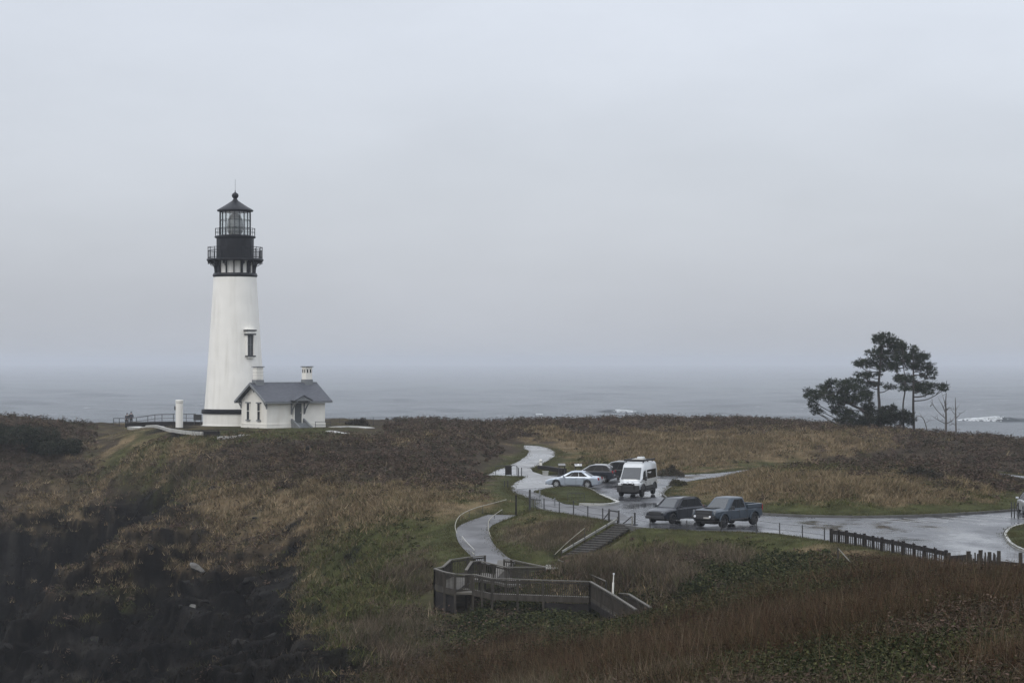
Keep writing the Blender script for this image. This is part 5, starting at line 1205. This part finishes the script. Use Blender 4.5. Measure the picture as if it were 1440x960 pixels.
for px,py,Y,lab in ((790,659,206,'tilted info panel with pale map, leftmost and dullest of the row behind the cars'),(813,657.5,205,'tilted info panel with white face, above the roof of the silver sedan'),(842.5,657.5,204.5,'tilted info panel with white face, between the sedan and the van'),(869,656.5,204,'tilted info panel with white face, touching the left side of the white van')):
    q=ground(px,Y); zt=H-(py-HY)/F*Y; t=thing('info_panel',lab,'sign',q,R(4),'info panels behind the parked cars'); h=max(1.3,zt-q.z+.25)
    M4=Matrix.Rotation(R(-38),3,'X').inverted()
    pnl=MB().box((0,0,h),(.72,.52,.05),M4=Matrix.Rotation(R(24),3,'X')).build('panel','post',t)
    MB().box((0,-.02,h+.035),(.66,.46,.02),M4=Matrix.Rotation(R(24),3,'X')).build('panel_face','plate' if '90' not in str(px) else 'palewood',pnl)
    pic=MB(); Rm=Matrix.Rotation(R(24),3,'X')
    for dx,dy,sx_,sy_ in ((-.17,.06,.26,.26),(.18,.1,.22,.16),(.16,-.14,.28,.10)): pic.box(Vector((0,-.02,h+.05))+Rm@Vector((dx,dy,0)),(sx_,sy_,.006),M4=Rm)
    pic.build('panel_picture','greytrim',pnl)
    for s in (-.28,.28): MB().box((s,.02,h/2-.15),(.08,.08,h+.25)).build('post','post',t)
t=thing('drain_block','small pale concrete block at the corner of the wet path','block',(*G0(767,668.8),.02)); MB().box((0,0,.18),(.55,.4,.42)).build('block','concrete',t,bevel=.03); MB().box((0,0,.41),(.62,.46,.05)).build('cap','concrete',t)

# ------------------------------------------------------------------ timber barrier on the near right edge
br_=thing('slat_barrier','dark timber guard rail with upright slats along the near right edge of the car park','barrier',W(1168,758,130.5)); o0=Vector(br_.location)
top_=[W(px,py,(H-.78)*F/(py-HY)) for px,py in ((1168.5,745),(1190,747.5),(1215,752),(1240,757),(1270,762.5),(1300,769),(1330,775.5))]
P=[q-o0 for q in top_]; zz=Vector((0,0,1)); b=MB(); sl_=MB()
for a,c in zip(P[:-1],P[1:]):
    b.beam(a-zz*.10,c-zz*.10,.10,.24); n=9
    d=c-a
    for k in range(n):
        q=a+d*(k/n); hh=.95+.18*math.sin(k*2.7+a.x); sl_.box(q+Vector((0,-.08,-.52+.10*math.sin(k*1.9))),(.055,.03,hh),M4=Matrix.Rotation(.05*math.sin(k*3.1+a.x),3,'Y'))
b.build('guard_beam','darkwood',br_); sl_.build('slats','wood',br_)
for i,a in enumerate(P):
    MB().box(a+Vector((0,.02,-.62)),(.17,.17,1.45)).build('post','darkwood',br_)
    if i<len(P)-1: MB().box((a+P[i+1])/2+Vector((0,.02,-.62)),(.15,.15,1.4)).build('post','darkwood',br_)
br2=thing('slat_barrier','nearer timber barrier with tall square posts and dark boards at the right edge','barrier',W(1360,800,110)); o0=Vector(br2.location)
top_=[W(1334,777,113),W(1361,775,110),W(1378,773.5,109),W(1391,776,108),W(1404,774.5,107.5),W(1434.5,777,106),W(1470,780,105)]
P=[q-o0 for q in top_]
for i,a in enumerate(P): MB().box(a+Vector((0,0,-.85)),(.16,.16,1.75)).build('post','wood',br2)
b=MB(); sl_=MB()
for i,(a,c) in enumerate(zip(P[:-1],P[1:])):
    if i<1: b.beam(a-zz*.35,c-zz*.35,.10,.4)
    elif i<4:
        n=6; d=c-a
        for k in range(n): q=a+d*((k+.5)/n); hh=1.15+.25*math.sin(k*2.3+i); sl_.box(q+Vector((0,-.05,-.75+.12*math.sin(k*1.7+i))),(.075,.035,hh),M4=Matrix.Rotation(.06*math.sin(k*3+i),3,'Y'))
        b.beam(a-zz*.55,c-zz*.55,.06,.10)
    else:
        for h in (.62,.92,1.22): b.beam(a-zz*h,c-zz*h,.06,.27)
b.build('board','darkwood',br2); sl_.build('slats','wood',br2)
gw=thing('leaning_stake','pale broken stake leaning in the dark green thicket','stake',W(1178,784,110)); MB().beam((0,0,-.35),(0,0,.55),.08,.08).build('post','wood',gw); MB().beam((.02,0,.5),(.72,-.05,-.30),.09,.06).build('brace','palewood',gw)
for px,Y,h,lab in ((1422,152,.95,'dark stake beside the right-hand lawn, leftmost of three'),(1426,151,1.0,'dark stake beside the right-hand lawn, middle of three'),(1431.5,150,1.05,'dark stake beside the right-hand lawn, rightmost of three')):
    t=thing('lawn_stake',lab,'post',((px-720)/F*Y,Y,0.05)); MB().box((0,0,h/2-.1),(.08,.08,h+.2)).build('shaft','post',t); MB().box((0,0,h+.01),(.1,.1,.03)).build('cap','post',t)

# ------------------------------------------------------------------ shore pines
M['needle']=mat('pine_needles',(0,0,0),.8,var=.15,scale=.6,spec=.15,attr=True)
M['bark']=mat('pine_bark',(.042,.036,.032),.9,var=.35,scale=4,bump=.5)
M['deadbark']=mat('dead_wood',(.085,.078,.072),.85,var=.3,scale=4)
def zt(zx,zy,Y): return W(1090+zx/4.114,440+zy/4.114,Y)
def pine(name,label,Y,base,trunk,pads,seed,tr=.20,density=1.0,cat='tree',cols=((.020,.030,.017),(.028,.038,.022),(.015,.022,.014),(.035,.042,.022))):
    rg=np.random.default_rng(seed); o0=zt(*base,Y); o0.z=min(o0.z,th(o0.x,o0.y)); t=thing(name,label,cat,o0)
    TP=[zt(x,y,Y)-o0 for x,y in trunk]; TP[0].z=-.4
    for i in range(1,len(TP)-1): TP[i].y+=rg.normal(0,.12)
    TS=smooth_line(TP,5); b=MB(); b.tube(TS,[tr*(1-.8*i/(len(TS)-1)) for i in range(len(TS))],8)
    b.build('trunk','bark',t,True)
    px2m=Y/F/4.114; V=[]; C=[]; lb=MB()
    for (cx_,cy_,rx,ry) in pads:
        c=zt(cx_,cy_,Y)-o0; c.y+=rg.normal(0,.8)*min(1.5,rx/40); rxm,rym=rx*px2m*1.06,ry*px2m*1.12
        # limb from the trunk out to the pad
        js=min(range(len(TS)),key=lambda i:abs(TS[i].z-(c.z-.5*abs(c.x-TS[i].x)*.6-.2))); a=TS[js]; mid=(a+c)/2+Vector((rg.normal(0,.1),rg.normal(0,.15),-.12-.1*abs(c.x-a.x)))
        lb.tube(smooth_line([a,mid,c+Vector((0,0,-rym*.3))],4),[.075,.07,.065,.06,.055,.05,.045,.04,.03],5)
        for k in range(3):
            e=c+Vector((rg.uniform(-.9,.9)*rxm,rg.uniform(-.7,.7)*rxm,rg.uniform(-.2,.5)*rym)); lb.tube([mid.lerp(c,.5),(mid.lerp(c,.6)+e)/2+Vector((0,0,-.08)),e],[.035,.028,.012],4)
        # sprays: small bundles of needles spread unevenly through the pad
        nsp=max(6,int(rx*ry/21*density)); 
        for k in range(nsp):
            g=rg.normal(0,1,3); g/=np.linalg.norm(g); rr=rg.uniform(.25,1.08)**.6
            q=np.array(c)+g*np.array([rxm,max(.35,rxm*.75),rym*1.05])*rr; q[2]+=rym*.25*(1-rr)
            col=np.array(cols[rg.integers(len(cols))])*rg.uniform(.7,1.3)
            out_=np.array([g[0],g[1],.55+.4*rg.random()]); out_/=np.linalg.norm(out_)
            for m in range(15):
                d=out_*rg.uniform(.2,1)+rg.normal(0,.55,3); d/=np.linalg.norm(d); L=rg.uniform(.14,.34); s=np.cross(d,rg.normal(0,1,3)); s/=np.linalg.norm(s); s*=L*.17
                p0=q+rg.normal(0,.10,3); V+= [p0-s,p0+s,p0+d*L]; C+=[col]*3
    lb.build('limb','bark',t,True)
    cr_=mesh_obj('crown',np.array(V),np.arange(len(V)).reshape(-1,3),M['needle'],t); set_col(cr_,np.array(C)); return t
pine('shore_pine','tallest pine of the group with layered flat foliage and clear trunk',262,(600,660),[(600,660),(603,540),(598,440),(606,340),(612,250),(625,165),(635,130)],
  [(635,150,70,32),(600,158,42,24),(682,172,38,28),(565,235,48,16),(645,215,70,26),(722,195,36,32),(522,288,72,18),(600,290,88,30),(662,250,66,26),(498,360,42,14),(558,357,58,15),(640,318,58,13),(545,415,46,16),(668,428,38,14),(592,410,36,10),(520,388,30,12),(480,298,34,9),(690,300,40,14)],1,.21)
pine('shore_pine','slender bent pine between the tallest pine and the right-hand pine',260,(745,640),[(745,640),(740,540),(752,440),(748,360),(738,290),(742,220)],
  [(742,205,34,34),(728,262,44,26),(700,300,36,14),(722,380,42,20),(742,440,36,12),(700,330,30,10),(765,250,30,22)],2,.12)
pine('shore_pine','right-hand pine with a straight trunk and drooping right boughs',261,(803,660),[(803,660),(801,560),(797,440),(800,340),(797,260),(800,205)],
  [(800,212,32,20),(842,248,72,22),(802,290,76,32),(862,262,46,18),(830,320,58,16),(892,326,48,16),(902,362,52,20),(765,382,46,22),(790,415,66,26),(872,420,60,18),(940,424,60,15),(880,455,38,22),(968,440,34,12),(840,440,50,20),(905,300,26,10),(750,270,30,20)],3,.18)
pine('leaning_pine','low wide pine leaning left with scrubby spreading boughs',258,(560,655),[(560,655),(520,580),(450,535),(380,505),(290,490),(220,480)],
  [(220,475,55,26),(188,452,24,13),(212,530,28,22),(238,572,32,16),(300,448,56,30),(332,402,46,16),(400,418,56,26),(452,402,56,22),(482,450,64,30),(380,480,64,30),(330,500,56,22),(422,512,64,26),(502,492,56,26),(385,570,60,24),(440,602,56,26),(542,478,28,26),(350,545,30,14),(180,480,20,10),(540,545,40,22)],4,.20,1.1)
def bush(label,Y,base,pads,seed,cols,density=1.1,name='shrub'):
    return pine(name,label,Y,base,[(base[0],base[1]),(base[0]+3,base[1]-18),(pads[0][0],pads[0][1])],pads,seed,.10,density,'shrub',cols)
BC=((.018,.024,.014),(.024,.028,.017),(.014,.017,.012),(.03,.03,.018))
bush('dark dense shrub at the foot of the tallest pine',259,(610,660),[(560,592,54,32),(600,622,90,30),(540,560,36,22),(640,570,40,24)],5,BC)
bush('dark dense shrub between the trunks of the middle and right-hand pines',258,(690,665),[(680,562,44,26),(690,610,84,34),(780,612,44,36),(730,590,40,26),(655,600,40,30)],6,BC)
bush('low dark scrub left of the pines on the grass edge',256,(440,660),[(460,640,70,16),(385,618,46,18),(520,620,50,24)],7,BC)
def dead_tree(label,Y,base,trunk,branches,r):
    o0=zt(*base,Y); o0.z=min(o0.z,th(o0.x,o0.y)); t=thing('dead_tree',label,'tree',o0); TP=[zt(x,y,Y)-o0 for x,y in trunk]; TP[0].z=-.3
    MB().tube(smooth_line(TP,4),[r*(1-.75*i/(4*(len(TP)-1))) for i in range(4*(len(TP)-1)+1)],7).build('trunk','deadbark',t,True)
    rg=np.random.default_rng(int(base[0]))
    for br_ in branches:
        Q=[zt(x,y,Y)-o0 for x,y in br_]
        for i in range(1,len(Q)): Q[i].y+=rg.normal(0,.3)*i
        S_=smooth_line(Q,3); bb=MB(); bb.tube(S_,[r*.42*(1-.8*i/(len(S_)-1)) for i in range(len(S_))],5)
        for k in range(3):
            i=int(rg.integers(1,len(S_))); e=S_[i]+Vector((rg.normal(0,.35),rg.normal(0,.3),rg.uniform(.15,.7))); bb.tube([S_[i],(S_[i]+e)/2+Vector((.04,0,.02)),e],[r*.2,r*.14,.008],4)
        bb.build('branch','deadbark',t)
dead_tree('bare dead tree with forked grey branches right of the pines',254,(986,690),[(986,690),(988,600),(986,520),(990,462)],
  [[(986,610),(945,570),(915,530),(902,505)],[(986,580),(965,530),(952,490)],[(986,640),(940,615),(895,590)],[(987,640),(1020,620),(1042,590)],[(987,570),(1005,545),(1030,560)],[(915,530),(900,530),(896,540)],[(986,545),(972,500),(968,470)]],.16)
dead_tree('thin bare dead trunk with short stubs, rightmost of the trees',253,(1046,700),[(1046,700),(1044,600),(1042,490)],
  [[(1044,610),(1062,590),(1080,575)],[(1044,650),(1030,640),(1015,650)],[(1043,570),(1055,550)],[(1043,590),(1026,575)]],.13)
dead_tree('low fallen bare branch on the grass between the pines and the dead tree',255,(890,650),[(890,650),(860,615),(822,594)],[[(860,615),(850,602),(848,590)],[(875,632),(890,622)]],.09)
# a few single shrubs standing out of the grass
def field_bush(label,px,py,w_,h_,Y,seed,cols):
    g=ground(px,Y); t=thing('shrub',label,'shrub',g); rg=np.random.default_rng(seed); V=[];C=[]; n=int(420*max(1,w_))
    st_=MB()
    for k in range(7):
        a=rg.uniform(0,6.28); st_.tube([(0,0,-.1),(math.cos(a)*w_*.2,math.sin(a)*w_*.2,h_*.35),(math.cos(a)*w_*.42,math.sin(a)*w_*.42,h_*.75)],[.04,.03,.012],4)
    st_.build('stem','bark',t)
    for k in range(n):
        q=rg.normal(0,1,3); q/=np.linalg.norm(q); q[2]=abs(q[2]); lump=.8+.35*math.sin(5*q[0]+seed)*math.cos(4*q[1]); q=q*np.array([w_/2,w_/2,h_])*lump*rg.uniform(.45,1.05)**.5
        col=np.array(cols[rg.integers(len(cols))])*rg.uniform(.65,1.35)
        for m in range(4):
            d=rg.normal(0,1,3); d/=np.linalg.norm(d); L=rg.uniform(.10,.26); s=np.cross(d,rg.normal(0,1,3)); s/=np.linalg.norm(s); s*=L*.3; p0=q+rg.normal(0,.08,3); V+=[p0-s,p0+s,p0+d*L]; C+=[col]*3
    c=mesh_obj('foliage',np.array(V),np.arange(len(V)).reshape(-1,3),M['needle'],t); set_col(c,np.array(C))
SC=((.036,.030,.022),(.026,.026,.016),(.045,.036,.026)); 
field_bush('round dark shrub alone in the tan grass right behind the white van',942,650,3.2,1.05,207,1,((.055,.043,.03),(.04,.038,.024),(.06,.05,.035)))
field_bush('low dark shrub on the grass island near its right end',1290,697,4.2,.9,171,2,SC)
field_bush('small scrubby shrub at the left tip of the grass island',952,682,1.5,.45,187,3,((.06,.05,.03),(.045,.045,.022)))
field_bush('big dark shrub mound filling the far left edge of the headland',20,598,11,2.2,245,4,BC)
field_bush('dark shrub hump right of the big mound at the far left',78,604,8,1.6,244,5,BC)
field_bush('dark shrub beside the notice board on the sea side of the white workroom',505,592,3.0,.9,268,6,SC)

# ------------------------------------------------------------------ loose rocks on the cliff
def rock(px,py,Y,r,seed,m,label):
    g=ground(px,Y); bm=bmesh.new(); bmesh.ops.create_icosphere(bm,subdivisions=3,radius=1); rg=np.random.default_rng(seed); ax=rg.uniform(.6,1.3,3)
    pl=[(Vector(rg.normal(0,1,3)).normalized(), rg.uniform(.35,.75)) for _ in range(11)]
    for v in bm.verts:
        for n,dd in pl:
            e=v.co.dot(n)-dd
            if e>0: v.co-=n*e
        v.co=Vector((v.co.x*ax[0],v.co.y*ax[1],v.co.z*ax[2]*.75))*r
    me=bpy.data.meshes.new('boulder'); bm.to_mesh(me); bm.free(); me.materials.append(M[m]); o=bpy.data.objects.new('boulder',me); COL.objects.link(o); o.location=g+Vector((0,0,-r*.12)); o.rotation_euler=(rg.uniform(-.3,.3),rg.uniform(-.3,.3),rg.uniform(0,6))
    tag(o,label,'rock','boulders on the dark cliff')
M['stone']=mat('pale_stone',(.10,.097,.088),.8,var=.35,scale=3,bump=.5); M['dkstone']=mat('dark_stone',(.017,.016,.015),.85,var=.5,scale=2,bump=.6,spec=.1)
rock(277,810,178,.85,1,'stone','pale boulder on the dark slope below the grass, largest pale one')
rock(270,858,166,.5,2,'stone','small pale boulder lower on the dark slope')
rock(107,866,184,.9,3,'dkstone','grey boulder at the lower end of the diagonal rock spine')
for i,(px,Y,r) in enumerate(((150,186,.8),(175,190,1.0),(225,193,1.2),(345,170,.8),(372,165,.7),(360,158,.9),(318,160,.7),(385,150,.8),(340,145,.8),(290,168,.7),(250,175,.7),(300,192,1.3),(265,200,1.4),(405,135,.8),(420,128,.7),(130,196,.8))):
    rock(px,0,Y,r*.7,20+i,'dkstone','dark rough boulder half sunk in the dark cliff slope')

rg_=np.random.default_rng(77)
for i in range(70):
    px=float(rg_.uniform(10,440)); py=float(rg_.uniform(770,955)); Y=float(np.interp(py,[770,860,955],[205,175,148]))+float(rg_.normal(0,8))
    if px>300: Y-=14
    rock(px,0,Y,float(rg_.choice([.28,.4,.55,.8],p=[.4,.3,.2,.1])),200+i,'dkstone','dark rough boulder half sunk in the dark cliff slope')
